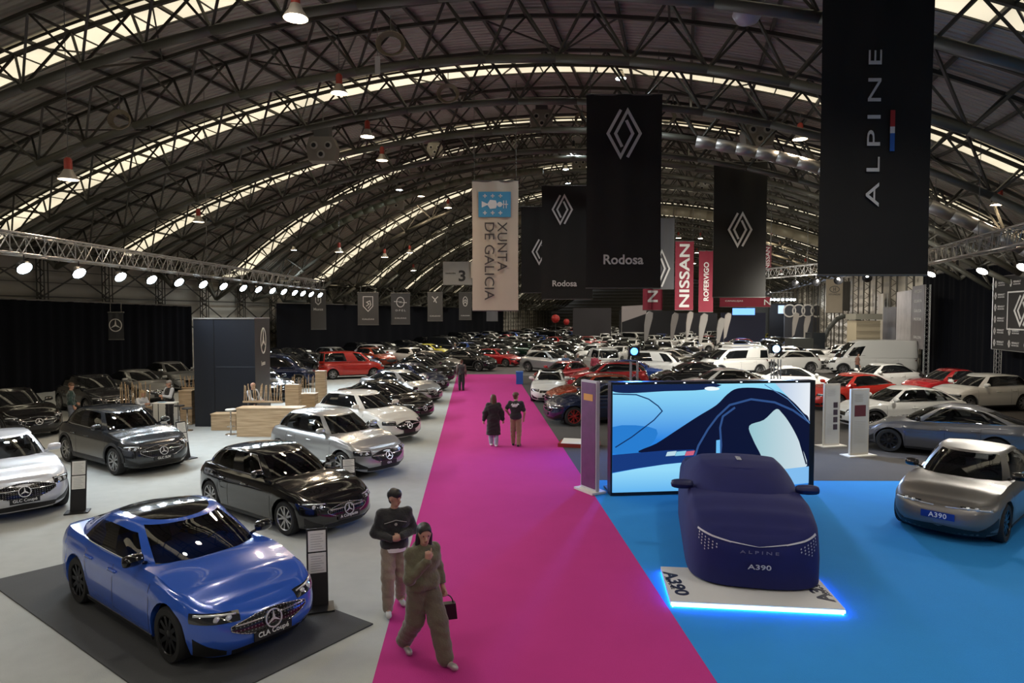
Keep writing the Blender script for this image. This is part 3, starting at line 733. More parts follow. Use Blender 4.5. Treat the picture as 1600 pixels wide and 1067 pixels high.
SPEC['minibus'] = dict(SPEC['van'], L=5.1, W=1.96, wb=3.1, top=[(0, .95), (.1, 1.03), (.6, 1.12), (.9, 1.18), (3, 1.2), (5.1, 1.2)],
    gh=dict(x=(.75, 1.6, 4.95, 5.06), yb=.97, yr=.84, roof=[(1.5, 1.86), (2.2, 1.96), (3.5, 1.97), (5.0, 1.94)], k=(.12, .78), side=(.84, -.88), kr=1.5, bpil=[.40, -.25], p=8, q=5, taper=.01, bodypil=True, bow=.08), doors=(1.4, .4, -1.2))
SPEC['fastback'] = dict(SPEC['wagon'], L=4.62, W=1.885, fo=.86, wb=2.71, wr=.365, sill=.22, top=[(0, .72), (.12, .78), (.6, .92), (1.2, 1.0), (2.6, 1.04), (3.9, 1.10), (4.3, 1.10), (4.62, .98)],
    gh=dict(x=(1.12, 2.0, 3.4, 4.5), yb=.90, yr=.63, roof=[(1.9, 1.45), (2.4, 1.52), (2.9, 1.52), (3.5, 1.42), (4.1, 1.28)], k=(.12, .82), side=(.70, -.66), kr=1.3, bpil=[.1, -.45]),
    lamp=(.35, .95, .66, .68, .70, .73), grille=(0, .5, .6, 'flat'), intake=(.80, .17, .33), sintake=(.66, 1.06, .22, .54), plate=.50, clad=False, mirm=M_GBLK, spokes=(10, False), rimm=M_RIMB)
def put(root, x, y, heading, z=0.0):
    root.location = (x, y, z); root.rotation_euler = (0, 0, heading); return root
# ---------------------------------------------------------------- cars: the ones one can tell apart
def nose(u, v, hx, hy, L):
    """centre of a car of length L whose front bumper stands over the floor point seen at a pixel"""
    n = math.hypot(hx, hy); g = G(u, v, 0); return g.x - hx / n * L / 2, g.y - hy / n * L / 2, atan2(hy, hx)
def setcar(r, xyh, label, z=.012, group=None):
    put(r, xyh[0], xyh[1], xyh[2], z); r['label'] = label; r['category'] = 'car'
    if group: r['group'] = group
    return r
SPOTS = []
def rect(x, y, h_, L, W):
    c, s = cos(h_), sin(h_); return [(x + c * a - s * b, y + s * a + c * b) for a, b in ((L / 2, W / 2), (-L / 2, W / 2), (-L / 2, -W / 2), (L / 2, -W / 2))]
def hit(A, B):
    for R in (A, B):
        for i in range(2):
            ax = (R[i + 1][0] - R[i][0], R[i + 1][1] - R[i][1]); a = [p[0] * ax[0] + p[1] * ax[1] for p in A]; b = [p[0] * ax[0] + p[1] * ax[1] for p in B]
            if max(a) < min(b) or max(b) < min(a): return False
    return True
def occupy(xyh, c, label=''):
    R = rect(xyh[0], xyh[1], xyh[2], c['L'] + .06, c['W'] + .2)
    for Q, l in SPOTS:
        if hit(R, Q): print('CLASH', label, '|', l)
    SPOTS.append((R, label))
def near_car(kind, pt, xyh, label, plate=None, star=True, r=.095, name='car', **kw):
    c = dict(SPEC[kind], **kw); root, B, gp = make_car(name, c, near=True, pt=pt)
    if star and c['grille'][0] > 0: star_badge(root, B, (c['grille'][1] + c['grille'][2]) / 2 + .01, r)
    if plate: plate_text(root, B, c.get('plate', .42), plate)
    occupy(xyh, c, label); return setcar(root, xyh, label), B, gp
def mid_car(kind, pt, xyh, label, star=True, **kw):
    c = dict(SPEC[kind], **kw); root, B, gp = make_car('car', c, pt=pt)
    if star and c['grille'][0] > 0 and c['grille'][3] == 'oval': star_badge(root, B, (c['grille'][1] + c['grille'][2]) / 2 + .01)
    occupy(xyh, c, label); return setcar(root, xyh, label)
H1 = (.81, -.585)
h = atan2(-.585, .81)
# the blue coupe on its own dark mat
wf = G(270, 1037); wr_ = G(128, 943); hd = (wf - wr_).normalized(); lft_ = Vector((-hd.y, hd.x, 0))
mid = (wf + wr_) / 2 + lft_ * .84; ctr = mid + hd * (-.86 + (4.72 - 2.79) / 2 - 0) * 1.0
ctr = mid + hd * ((4.72 / 2 - .86) - (4.72 / 2 - .86 - 2.79)) * 0 + hd * (.86 - (4.72 - 2.79 - .86)) * .5
blue, Bb, _ = near_car('coupe', 'blue', (ctr.x, ctr.y, atan2(hd.y, hd.x)), 'bright blue coupe with black roof parked on a dark grey mat', 'CLA Coup\u00e9')
blue.location.z = .030
near_car('hatch', 'black', (lambda f: (f.x, f.y, atan2(-.6, .8)))(Vector((-4.39, 12.85, 0)) + Vector((.6, .8, 0)) * .8 - Vector((.8, -.6, 0)) * 1.35), 'glossy black hatchback with silver wheels standing behind the blue coupe', 'A Compacto')
near_car('csuv', 'silver', (lambda f: (f.x, f.y, atan2(-.6, .8)))(Vector((-4.44, 17.35, 0)) + Vector((.6, .8, 0)) * .82 - Vector((.8, -.6, 0)) * 1.35), 'silver compact SUV between the black hatchback and the white SUV', 'GLA', clad=PAINT['silver'])
near_car('suv', 'darkgrey', (lambda f: (f.x, f.y, atan2(-.57, .82)))(Vector((-10.68, 17.75, 0)) + Vector((.57, .82, 0)) * .84 - Vector((.82, -.57, 0)) * 1.42), 'black SUV with five-spoke wheels in front of the wooden counters', 'GLC SUV')
near_car('suvcoupe', 'palewhite', nose(40, 815, .74, -.67, 4.7), 'white SUV coupe cut off by the left edge of the picture', 'GLC Coup\u00e9', clad=False)
mid_car('csuv', 'white', nose(640, 692, .8, -.6, 4.42), 'white SUV with black grille right behind the silver compact SUV', clad=False, rimm=M_RIMB)
mid_car('sedan', 'black', nose(664, 657, .8, -.6, 4.92), 'black saloon car between the white SUV and the silver fastback saloon')
mid_car('sedan', 'silver', nose(680, 630, .8, -.6, 4.92), 'silver fastback saloon beside the pink carpet, fourth behind the black hatchback')
mid_car('sedan', 'darkblue', nose(692, 612, .8, -.6, 4.92), 'dark blue saloon beside the pink carpet behind the silver fastback saloon')
mid_car('wagon', 'black', nose(702, 599, .8, -.6, 4.72), 'black estate car beside the pink carpet behind the dark blue saloon', clad=False)
mid_car('wagon', 'darkgrey', nose(708, 589, .8, -.6, 4.72), 'dark grey estate car, the last one before the far end of the pink carpet', clad=False)
mid_car('suv', 'black', nose(62, 687, .82, -.57, 4.7), 'black car with chrome front star at the left picture edge before the black curtain')
mid_car('suv', 'darkgrey', nose(185, 650, .8, -.6, 4.7), 'dark grey SUV beside the person in the green jumper')
mid_car('sedan', 'greysil', nose(250, 629, .8, -.6, 4.92), 'grey silver saloon behind the seated staff member, before the black curtain')
mid_car('wagon', 'greysil', nose(300, 612, .8, -.6, 4.72), 'grey silver estate car farthest along the black curtain, beside the black tower', clad=False)
mid_car('minibus', 'darkblue', (-14.2, 39.6, .12), 'dark blue passenger van seen just right of the black tower', star=False)
mid_car('csuv', 'black', nose(450, 628, .8, -.6, 4.42), 'black SUV half hidden by the black tower, in front of the dark blue van')
mid_car('mpv', 'brightred', (-11.0, 45.4, .42), 'bright red family van with its tailgate towards the wooden screens', star=False, clad=False)
# right-hand stand
g_, B_, gp_ = near_car('fastback', 'matte', nose(1464, 846, -.74, -.67, 4.62), 'matte grey fastback car with blue number plate on the blue carpet', None, star=False)
obj('plate_panel', MB().box((B_.F(0, .50, 1).x + .024, 0, .50), (.012, .56, .13)), mat('plate_blue', (.01, .03, .22), .3), g_)
for o in list(g_.children):
    if o.name.startswith('plate_lettering'): bpy.data.objects.remove(o)
f_ = B_.F(0, .5, 1); lettering('A390', .30, M_WHT, g_, face_M((f_.x + .036, 0, .50), (0, 1, 0), (0, 0, 1)), 'plate_lettering', .01, 1.1)
lb = zstrip(B_, .1, .92, lambda u: .655 + .03 * u, lambda u: .668 + .03 * u, 12, 1, .008); obj('front_light_bar', lb, M_LED, g_, smooth=True)
fw = Vector((11.9, 20.7, 0)); hd2 = Vector((-.80, .60, 0)); lf2 = Vector((-hd2.y, hd2.x, 0)); c2 = fw - lf2 * -.0 - lf2 * .84 - hd2 * (1.37) 
near_car('fastback', 'graphite', (c2.x, c2.y, atan2(hd2.y, hd2.x)), 'dark grey coupe SUV turned away beyond the matte grey car', None, star=False, tail_l=(.08, 1.0, .92, .99))
fw = Vector((13.45, 24.4, 0)); c3 = fw + Vector((1.36, .86, 0))
near_car('wagon', 'white', (c3.x, c3.y, pi), 'white crossover with black wheel arches behind the two upright info panels', None, star=False, rimm=M_RIMB)
near_car('fastback', 'graphite', (20.6, 23.0, pi), 'grey car at the right picture edge, only its nose in view', None, star=False)
mid_car('wagon', 'brightred', nose(1262, 640, -.95, -.3, 4.72), 'bright red crossover to the right of the big screen', star=False, clad=False)
mid_car('fastback', 'red', (22.3, 34.0, -2.98), 'dark red hatchback in front of the tall black curtain', star=False)
mid_car('suv', 'white', nose(1462, 642, -.98, -.2, 4.7), 'white SUV under the black panel with the white logos', star=False, clad=False)
mid_car('wagon', 'white', (20.6, 37.3, -2.95), 'white estate car in front of the tall white delivery van', star=False, clad=False)
mid_car('van', 'white', (26.2, 48.6, pi - .15), 'tall white delivery van with windowless sides', star=False, grille=(.5, .72, .92, 'flat'))
# beyond the screen, right of the aisle
mid_car('suv', 'darkblue', (lambda f: (f.x, f.y, atan2(-.25, -.97)))(Vector((2.1, 25.6, 0)) + Vector((1.36 * .97 + .2, 1.36 * .25 + .82, 0))), 'dark blue SUV with red wheel spokes at the right edge of the pink carpet', star=False, rimm=M_RIMR, clad=False)
mid_car('csuv', 'orange', (3.7, 30.4, -2.9), 'burnt orange car behind the dark blue SUV beside the pink carpet', star=False)
mid_car('hatch', 'white', (1.95, 34.3, -1.67), 'small white hatchback facing down the aisle, black window surrounds', star=False, grille=(.4, .5, .62, 'flat'), roofm=M_GBLK, doors=(1.1, 0, -1.2))
mid_car('hatch', 'red', (3.1, 40.8, -2.3), 'dark red hatchback just behind the small white hatchback by the blue bin', star=False)
mid_car('suv', 'red', (5.4, 37.75, pi + .02), 'red SUV seen side on behind the small white hatchback', star=False)
mid_car('mpv', 'white', (*G(938, 582).xy, 1.75), 'white family van showing its tailgate, beside the blue spotlight', star=False, clad=False)
mid_car('hatch', 'midblue', (7.9, 42.4, -.05), 'mid blue hatchback under the left blue spotlight', star=False)
mid_car('wagon', 'black', (10.3, 38.5, pi + .02), 'black estate car behind the top edge of the big screen', star=False)
mid_car('mpv', 'white', (10.1, 45.3, -.30), 'white panel-sided compact van facing right, beyond the big screen', star=False, clad=False)
mid_car('minibus', 'white', (15.8, 47.4, pi + .25), 'white minibus with dark side windows, left of the right blue spotlight', star=False)
mid_car('minibus', 'white', (18.9, 52.6, -.2), 'white van beside the right blue spotlight, nose to the right', star=False)
mid_car('wagon', 'white', (10.6, 33.8, pi + .05), 'white estate car just over the middle of the big screen', star=False)
mid_car('sedan', 'white', (15.25, 36.2, -.03), 'white saloon car just over the right corner of the big screen', star=False)
mid_car('wagon', 'champagne', (12.4, 52.0, .1), 'champagne coloured car between the white compact van and the minibus', star=False)
mid_car('suv', 'black', nose(772, 580, .85, -.52, 4.7), 'black SUV standing across the far end of the pink carpet', star=False)
mid_car('hatch', 'red', nose(812, 573, .85, -.52, 4.42), 'dark red hatchback beside the black SUV at the end of the carpet', star=False)
mid_car('hatch', 'yellow', (*G(675, 560).xy, -.35), 'yellow sports hatchback in the dark rows left of the carpet end', star=False)
mid_car('suv', 'palewhite', (*G(590, 566).xy, -.4), 'dark-windowed off-white off-roader behind the bright red van', star=False)
mid_car('sedan', 'yellow', (*G(1205, 536).xy, .1), 'yellow car far back in the hall in front of the white feather flags', star=False)
mid_car('hatch', 'red', (*G(1112, 541).xy, .1), 'red hatchback far back below the white feather flags', star=False)
mid_car('csuv', 'white', (*G(860, 566).xy, -.5), 'white SUV in the rows just beyond the blue bin', star=False)

# ---------------------------------------------------------------- cars: the far rows
ORD = 'first second third fourth fifth sixth seventh eighth ninth tenth eleventh twelfth thirteenth fourteenth fifteenth sixteenth seventeenth eighteenth nineteenth twentieth'.split()
KINDS = [('hatch', 'hatchback', 4), ('csuv', 'small SUV', 5), ('suv', 'SUV', 4), ('wagon', 'crossover', 3), ('sedan', 'saloon', 2), ('mpv', 'family van', 1), ('minibus', 'minibus', .5)]
COLS = [('black', 'black', 6), ('darkgrey', 'dark grey', 4), ('white', 'white', 6), ('silver', 'silver', 3), ('graphite', 'grey', 3), ('red', 'red', 2.2), ('darkblue', 'dark blue', 1.8), ('midblue', 'blue', 1), ('green', 'green', .6), ('champagne', 'beige', .8), ('orange', 'orange', .5)]
protos = {}
rnd = random.Random(11)
def pick(L, r): 
    t = r.random() * sum(x[2] for x in L)
    for x in L:
        t -= x[2]
        if t <= 0: return x
    return L[-1]
def far_car(kind, pt, x, y, hd, label, card=False, group=None):
    if kind not in protos:
        c = dict(SPEC[kind]); c.pop('roofm', None); r, B, gp = make_car('car', c, far=True, pt='white')
        p = gp(pi * .13, .34, 1); q = gp(pi * .10, .62, 1); n = Vector((q.z - p.z, 0, p.x - q.x)).normalized(); up = (q - p).normalized(); up.y = 0; up.normalize()
        rt = Vector((0, 1, 0)); pc = p + n * .02; 
        vs = [pc + rt * a_ * .28 + up * b_ * .17 for a_, b_ in ((-1, -1), (1, -1), (1, 1), (-1, 1))]
        o = obj('windshield_card', MB().add(vs + [v - n * .006 for v in vs], [(0, 1, 2, 3), (7, 6, 5, 4), (0, 4, 5, 1), (2, 6, 7, 3), (1, 5, 6, 2), (0, 3, 7, 4)]), M_CARD, r)
        r.location = (0, -500, 0); protos[kind] = r
    r = copy_tree(protos[kind], None, PAINT[pt])
    if not card:
        for ch in list(r.children):
            if ch.name.startswith('windshield_card'): bpy.data.objects.remove(ch)
    put(r, x, y, hd, .0115 if y < 61 else 0); r['label'] = label; r['category'] = 'car'
    if group: r['group'] = group
    return r
def block(u, Y, w_, d_=.8): SPOTS.append((rect((u - 800) / FPX * Y, Y, 0, w_, d_), 'prop'))
for u, Y, w_, d_ in ((1290, 66, 7.5, 3), (1359, 58, 2.6, 3), (1229, 98, 6, 1.4), (1262, 95, 9, 1.2), (1162, 90, 7, 1.2), (990, 100, 5, 1), (1010, 110, 10, 1.2), (1075, 115, 11, 1.2), (925, 105, 7, 1.2), (1190, 104, 6, 1.2),
                     (1238, 88, 1.4, 1), (1256, 86, 1.4, 1), (1327, 68, 1.4, 1), (1072, 82, 1.4, 1), (1092, 66, 1.4, 1), (1120, 70, 1.4, 1), (1131, 80, 1.4, 1), (1048, 76, 1.4, 1), (1007, 70, 1.4, 1), (800 - 5.2 / 60.5 * 1040, 60.5, .9, .9)): block(u, Y, w_, d_)
ROWS = [50, 55.2, 60.5, 66, 71.5, 77, 83, 89, 96, 103, 111, 119, 128, 138, 150, 164]
for ri, Y in enumerate(ROWS):
    lx = -32.0 * E_.x + D_.x * (Y + 32.0 * E_.y) / D_.y; rx = 15.5 * E_.x + D_.x * (Y - 15.5 * E_.y) / D_.y
    x = max(lx, -Y * .365); row = []
    while x < rx:
        sideways = x > Y * .20 and rnd.random() < .7; yy = Y + rnd.uniform(-.15, .15)
        if sideways: hd = (pi if rnd.random() < .6 else 0) + rnd.uniform(-.12, .12)
        elif x < Y * .10: hd = atan2(-.64, .77) + rnd.uniform(-.05, .05)
        else: hd = atan2(-.85, rnd.choice((-.5, .4, -.1)))
        k = pick(KINDS, rnd); c = SPEC[k[0]]; R = rect(x, yy, hd, c['L'] + .05, c['W'] + .12)
        if any(hit(R, Q) for Q, _l in SPOTS) or (37 < yy < 54 and -5.6 < x < 2.5) or max(p[0] * E_.x + p[1] * E_.y for p in R) > 17.5 or min(p[0] * E_.x + p[1] * E_.y for p in R) < -33.5:
            x += .3; continue
        SPOTS.append((R, 'far')); row.append((x, yy, hd, k)); x += .9
    for n, (xx, yy, hd, k) in enumerate(row):
        c = pick(COLS, rnd)
        if xx < Y * .02 and rnd.random() < .45: c = rnd.choice(COLS[:2])
        if xx > Y * .12 and rnd.random() < .35: c = COLS[2]
        lab = '%s %s, %s from the left in the %s car row beyond the carpet' % (c[1], k[1], ORD[min(n, 19)], ORD[ri])
        far_car(k[0], c[0], xx, yy, hd, lab, card=xx < Y * .16 and rnd.random() < .75, group='cars in the far rows of the hall')
for r in protos.values():
    def rm(o):
        for ch in list(o.children): rm(ch)
        bpy.data.objects.remove(o)
    rm(r)
# ---------------------------------------------------------------- people (surface grown from tapered limbs)
def surface(prims, h, k=.02, cuts=(), flat=None, fold=0.0):
    lo = np.array([min(min(p[0][i], p[1][i]) - max(p[2], p[3]) for p in prims) for i in range(3)]) - 3 * h - k
    hi = np.array([max(max(p[0][i], p[1][i]) + max(p[2], p[3]) for p in prims) for i in range(3)]) + 3 * h + k
    n = np.ceil((hi - lo) / h).astype(int) + 1; V = np.full(n, 9.0, np.float32)
    ax = [lo[i] + np.arange(n[i]) * h for i in range(3)]
    def dist(p, sl):
        a, b = np.array(p[0], float), np.array(p[1], float); ab = b - a; L = max(1e-9, ab @ ab)
        X, Y, Z = np.meshgrid(*[ax[i][sl[i]] for i in range(3)], indexing='ij'); sq = p[4] if len(p) > 4 else (1, 1, 1)
        X, Y, Z = X - a[0], Y - a[1], Z - a[2]; t = np.clip((X * ab[0] + Y * ab[1] + Z * ab[2]) / L, 0, 1)
        return (np.sqrt(((X - t * ab[0]) / sq[0]) ** 2 + ((Y - t * ab[1]) / sq[1]) ** 2 + ((Z - t * ab[2]) / sq[2]) ** 2) - (p[2] + (p[3] - p[2]) * t)) * min(sq)
    def win(p, m):
        r = max(p[2], p[3]) * max(p[4] if len(p) > 4 else (1,)) + m; s = []
        for i in range(3):
            s.append(slice(max(0, int((min(p[0][i], p[1][i]) - r - lo[i]) / h)), min(n[i], int((max(p[0][i], p[1][i]) + r - lo[i]) / h) + 2)))
        return tuple(s)
    for p in prims:
        kk = p[5] if len(p) > 5 else k; s = win(p, kk + 2 * h); d = dist(p, s); o = V[s]; hh = np.clip(.5 + .5 * (o - d) / kk, 0, 1)
        V[s] = np.where(o > 5, d, o * (1 - hh) + d * hh - kk * hh * (1 - hh))
    for p in cuts: s = win(p, 2 * h); V[s] = np.maximum(V[s], -dist(p, s))
    if fold:
        X, Y, Z = ax[0][:, None, None], ax[1][None, :, None], ax[2][None, None, :]
        V = V + (fold * (np.sin(31 * Z + 13 * X + 9 * Y) * np.cos(17 * X - 8 * Z + 3) + .6 * np.sin(55 * Z - 21 * X + 16 * Y))).astype(np.float32)
    if flat is not None: V = np.maximum(V, (flat - ax[2])[None, None, :].astype(np.float32))
    S = V < 0; c = [S[a:n[0] - 1 + a, b:n[1] - 1 + b, e:n[2] - 1 + e] for a in (0, 1) for b in (0, 1) for e in (0, 1)]
    tot = sum(x.astype(int) for x in c); act = (tot > 0) & (tot < 8); I = np.argwhere(act); idx = -np.ones(act.shape, int); idx[act] = np.arange(len(I))
    acc = np.zeros((len(I), 3)); cnt = np.zeros(len(I)); C = [(a, b, e) for a in (0, 1) for b in (0, 1) for e in (0, 1)]
    vals = {q: V[I[:, 0] + q[0], I[:, 1] + q[1], I[:, 2] + q[2]] for q in C}
    for q in C:
        for d in range(3):
            if q[d] == 0:
                r = list(q); r[d] = 1; r = tuple(r); a, b = vals[q], vals[r]; m = (a < 0) != (b < 0); t = np.where(m, a / np.where(m, a - b, 1), 0)
                for i in range(3): acc[:, i] += np.where(m, q[i] + (t if i == d else 0), 0)
                cnt += m
    P_ = lo + (I + acc / cnt[:, None]) * h; F = []
    for d in range(3):
        u, v = (d + 1) % 3, (d + 2) % 3; A = S.take(range(n[d] - 1), d); B = S.take(range(1, n[d]), d); E = np.argwhere(A != B)
        E = E[(E[:, u] > 0) & (E[:, v] > 0) & (E[:, u] < n[u] - 1) & (E[:, v] < n[v] - 1)]
        def at(du, dv):
            e = E.copy(); e[:, u] -= du; e[:, v] -= dv; return idx[e[:, 0], e[:, 1], e[:, 2]]
        q = np.stack([at(1, 1), at(0, 1), at(0, 0), at(1, 0)], 1); fl = B[E[:, 0], E[:, 1], E[:, 2]]; q[fl] = q[fl][:, ::-1]; F.append(q)
    return P_, np.concatenate(F)
def skin(name, prims, h, m, parent, **k):
    v, f = surface(prims, h, **k); me = bpy.data.meshes.new(name); me.from_pydata(v.tolist(), [], f.tolist()); me.materials.append(m)
    me.polygons.foreach_set('use_smooth', [True] * len(me.polygons)); me.update()
    o = bpy.data.objects.new(name, me); LINK(o); o.parent = parent; return o
M_SKIN = mat('skin', (.50, .28, .20), .55); M_HAIRB = mat('hair_black', (.012, .010, .009), .5); M_HAIRN = mat('hair_brown', (.10, .05, .025), .55); M_HAIRG = mat('hair_grey', (.3, .28, .26), .6)
def cloth(name, col): return vary(mat('cloth_' + name, col, .9, sheen=.3), 9, .14, .5, 30)
def person(loc, face, label, J, top, legs, shoe, hair, h=.012, long_hair=False, coat=None, bangs=True, short_sleeve=False, bald=False, shirt=None, height=1.0, arms_col=None, extras=None, hoodie=False, wide=0.0):
    """J: joints in metres, facing +y; keys hip, kneeL/R, ankL/R, toeL/R, chest, neck, head, shoL/R, elbL/R, wriL/R, plus fingers"""
    root = thing('person', label, 'person', loc, face - pi / 2); V_ = Vector
    hd = V_(J['head']); hf = V_(J.get('look', (0, 1, 0))).normalized(); up = V_((0, 0, 1)); nk = V_(J['neck']); rt = hf.cross(up).normalized()
    bp = []; sk = []
    hipL, hipR = V_(J['hip']) + V_((-.085, 0, 0)), V_(J['hip']) + V_((.085, 0, 0)); ch = V_(J['chest']); hp = V_(J['hip'])
    q = lambda a, b, r1, r2, *x: (tuple(a), tuple(b), r1, r2, *x)
    torso = [q(hp + V_((-.05, 0, .03)), hp + V_((.05, 0, .03)), .125, .125), q(hp + V_((0, 0, .05)), ch, .12, .135, (1.1, .85, 1)), q(ch + V_((-.09, 0, .06)), ch + V_((.09, 0, .06)), .115, .115)]
    for s in 'LR': torso.append(q(ch + V_((0, 0, .12)), V_(J['sho' + s]) - V_((0, 0, .015)), .085, .050))
    bp += torso
    bp += [q(ch + V_((0, 0, .14)), nk, .06, .052), q(nk, hd - up * .04, .052, .055)]
    head = [q(hd + up * .03 - hf * .018, hd + up * .035 + hf * .012, .088, .083), q(hd, hd - up * .07 + hf * .038, .074, .042), q(hd + hf * .085 - up * .005, hd + hf * .103 - up * .032, .011, .016, (1, 1, 1), .012),
            q(hd - rt * .078, hd - rt * .084 - up * .02, .016, .012, (1, 1, 1), .008), q(hd + rt * .078, hd + rt * .084 - up * .02, .016, .012, (1, 1, 1), .008)]
    bp += head
    fr = .009 if h < .009 else .011
    for s, sg in (('L', -1), ('R', 1)):
        sh, el, wr = V_(J['sho' + s]), V_(J['elb' + s]), V_(J['wri' + s]); bp += [q(sh, el, .052, .042), q(el, wr, .042, .027)]
        fd = V_(J.get('hand' + s, tuple(wr - el))).normalized(); pn = V_(J.get('palm' + s, (-sg, 0, 0))).normalized(); sd = fd.cross(pn).normalized() * (1 if s == 'R' else -1)
        if sd.dot(V_((0, 1, 0))) < 0: sd = -sd
        pm = wr + fd * .085; bp += [q(wr, pm, .028, .034, (1, 1, 1), .015), q(wr + fd * .04 + sd * .02, pm + sd * .022, .018, .02), q(wr + fd * .04 - sd * .02, pm - sd * .022, .018, .02)]
        curl = J.get('curl' + s, (.35,) * 5)
        for i, (o_, L) in enumerate(((.030, .066), (.011, .076), (-.010, .070), (-.029, .055))):
            b0 = pm + sd * o_; c = curl[i + 1]; d1 = (fd * cos(c) + pn * sin(c)).normalized(); d2 = (fd * cos(2.1 * c) + pn * sin(2.1 * c)).normalized(); d3 = (fd * cos(3 * c) + pn * sin(3 * c)).normalized()
            m1 = b0 + d1 * L * .45; m2 = m1 + d2 * L * .32; bp += [q(b0, m1, fr, fr, (1, 1, 1), .006), q(m1, m2, fr, fr * .92, (1, 1, 1), .006), q(m2, m2 + d3 * L * .25, fr * .92, fr * .8, (1, 1, 1), .006)]
        t0 = wr + fd * .03 + sd * .028; t1 = t0 + (fd * .75 + sd * .65 + pn * .25).normalized() * .042; bp += [q(t0, t1, .013, fr * 1.1, (1, 1, 1), .008), q(t1, t1 + (fd + sd * .15 + pn * (.3 + curl[0])).normalized() * .032, fr * 1.1, fr * .9, (1, 1, 1), .006)]
        hi_ = hipL if s == 'L' else hipR; kn, an, to = V_(J['kne' + s]), V_(J['ank' + s]), V_(J['toe' + s])
        bp += [q(hi_, kn, .088, .058), q(kn, kn * .6 + an * .4, .056, .056), q(kn * .6 + an * .4, an, .056, .036), q(an - V_((0, 0, .02)), to, .036, .026)]
    skin('body', bp, h, M_SKIN, root, k=.022)
    # clothes
    g = .016 + wide * .75; tp = [(a[0], a[1], a[2] + g, a[3] + g, *a[4:]) for a in torso]
    for s in 'LR':
        sh, el, wr = V_(J['sho' + s]), V_(J['elb' + s]), V_(J['wri' + s])
        if short_sleeve: tp.append(q(sh, sh.lerp(el, .75), .066, .072))
        else: tp += [q(sh - V_((0, 0, .02)) * (1 + wide * 20), el, .058 + wide * .55, .054 + wide * .8), q(el, wr.lerp(el, .06), .054 + wide * .8, .040 + wide * .6)]
    if hoodie: tp.append(q(hp + V_((-.06, 0, .07)), hp + V_((.06, 0, .07)), .160, .160)); tp.append(q(nk + V_((-.08, .02, -.02)), nk + V_((.08, .02, -.02)), .05, .05)); tp.append(q(nk + V_((-.05, -.05, 0)), nk + V_((.05, -.05, 0)), .07, .07))
    else: tp.append(q(nk - V_((0, 0, .03)), nk - V_((0, 0, .02)), .062, .060))
    if coat:
        tp += [q(hp + V_((-.06, 0, .05)), hp + V_((-.09, 0, -coat)), .14, .15), q(hp + V_((.06, 0, .05)), hp + V_((.09, 0, -coat)), .14, .15), q(hp, hp + V_((0, 0, -coat)), .14, .15)]
    skin('coat' if coat else ('t_shirt' if short_sleeve else 'top'), tp, h, top, root, k=.035, flat=(hp.z - coat) if coat else (hp.z + J.get('hem', .0)), fold=.0045)
    if shirt:
        sl = []
        for s in 'LR':
            sh, el, wr = V_(J['sho' + s]), V_(J['elb' + s]), V_(J['wri' + s]); sl += [q(sh, el, .074, .062), q(el, wr.lerp(el, .06), .062, .042)]
            skin('shirt_sleeve', sl, h, shirt, root, k=.03); sl = []
    lw = J.get('legw', .02); lg = [q(hp + V_((-.05, 0, .04)), hp + V_((.05, 0, .04)), .13, .13)]
    for s in 'LR':
        hi_ = hipL if s == 'L' else hipR; kn, an = V_(J['kne' + s]), V_(J['ank' + s]); lg += [q(hi_, kn, .095 + lw * .6, .068 + lw), q(kn, an, .068 + lw, .048 + lw)]
    skin('trousers', lg, h, legs, root, k=.025, fold=.0045)
    for s in 'LR':
        an, to = V_(J['ank' + s]), V_(J['toe' + s]); bk = (an - to); bk.z = 0; bk = bk.normalized() if bk.length > .01 else V_((0, -1, 0))
        skin('shoe', [q(an + V_((0, 0, -.02)), an + V_((0, 0, -.03)), .048, .046), q(an + bk * .045 - V_((0, 0, .045)), to, .040, .038), q(to, to - bk * .035, .038, .030)], h, shoe, root, flat=min(an.z, to.z + .05) - .09 if False else None)
    if not bald:
        hp_ = [q(hd + up * .055 - hf * .035, hd + up * .06 + hf * .022, .092, .082), q(hd - hf * .045 + up * .03, hd - hf * .05 - up * .035, .078, .06)]
        if long_hair: hp_ += [q(hd - hf * .05, nk - hf * .06 - up * .08, .085, .06), q(hd - rt * .07 - hf * .01, nk - rt * .08 - up * .02, .035, .03), q(hd + rt * .07 - hf * .01, nk + rt * .08 - up * .02, .035, .03)]
        skin('hair', hp_, min(h, .009), hair, root, cuts=[q(hd + hf * .095 - up * .045, hd + hf * .11 - up * .08, .070, .07) if bangs else q(hd + hf * .095 + up * .012, hd + hf * .115 - up * .07, .072, .075)])
    if h < .010:
        e = MB()
        for s in (-1, 1): obj('eye', MB().lathe([(0, -.007), (.009, -.003), (.011, .003), (.006, .009), (0, .010)], 8, c=hd + hf * .083 + rt * s * .032 + up * .012), M_HAIRB, root, smooth=True)
        obj('mouth', MB().tube(hd + hf * .084 - up * .058 - rt * .02, hd + hf * .084 - up * .058 + rt * .02, .006, 6), mat('lips', (.35, .10, .09), .5), root, smooth=True)
    if extras: extras(root)
    if height != 1.0: root.scale = (height,) * 3
    return root
def pose(**k):
    J = dict(hip=(0, 0, .95), chest=(0, 0, 1.24), neck=(0, .01, 1.48), head=(0, .03, 1.63), shoL=(-.185, 0, 1.42), shoR=(.185, 0, 1.42), elbL=(-.24, -.04, 1.13), elbR=(.24, -.04, 1.13),
             wriL=(-.25, .06, .90), wriR=(.25, .06, .90), kneL=(-.1, .02, .50), kneR=(.1, .02, .50), ankL=(-.1, -.02, .085), ankR=(.1, -.02, .085), toeL=(-.12, .15, .04), toeR=(.12, .15, .04))
    J.update(k); return J
wht = M_WHT
def ground(u, v): g = G(u, v, .012); return Vector((g.x, g.y, .014))
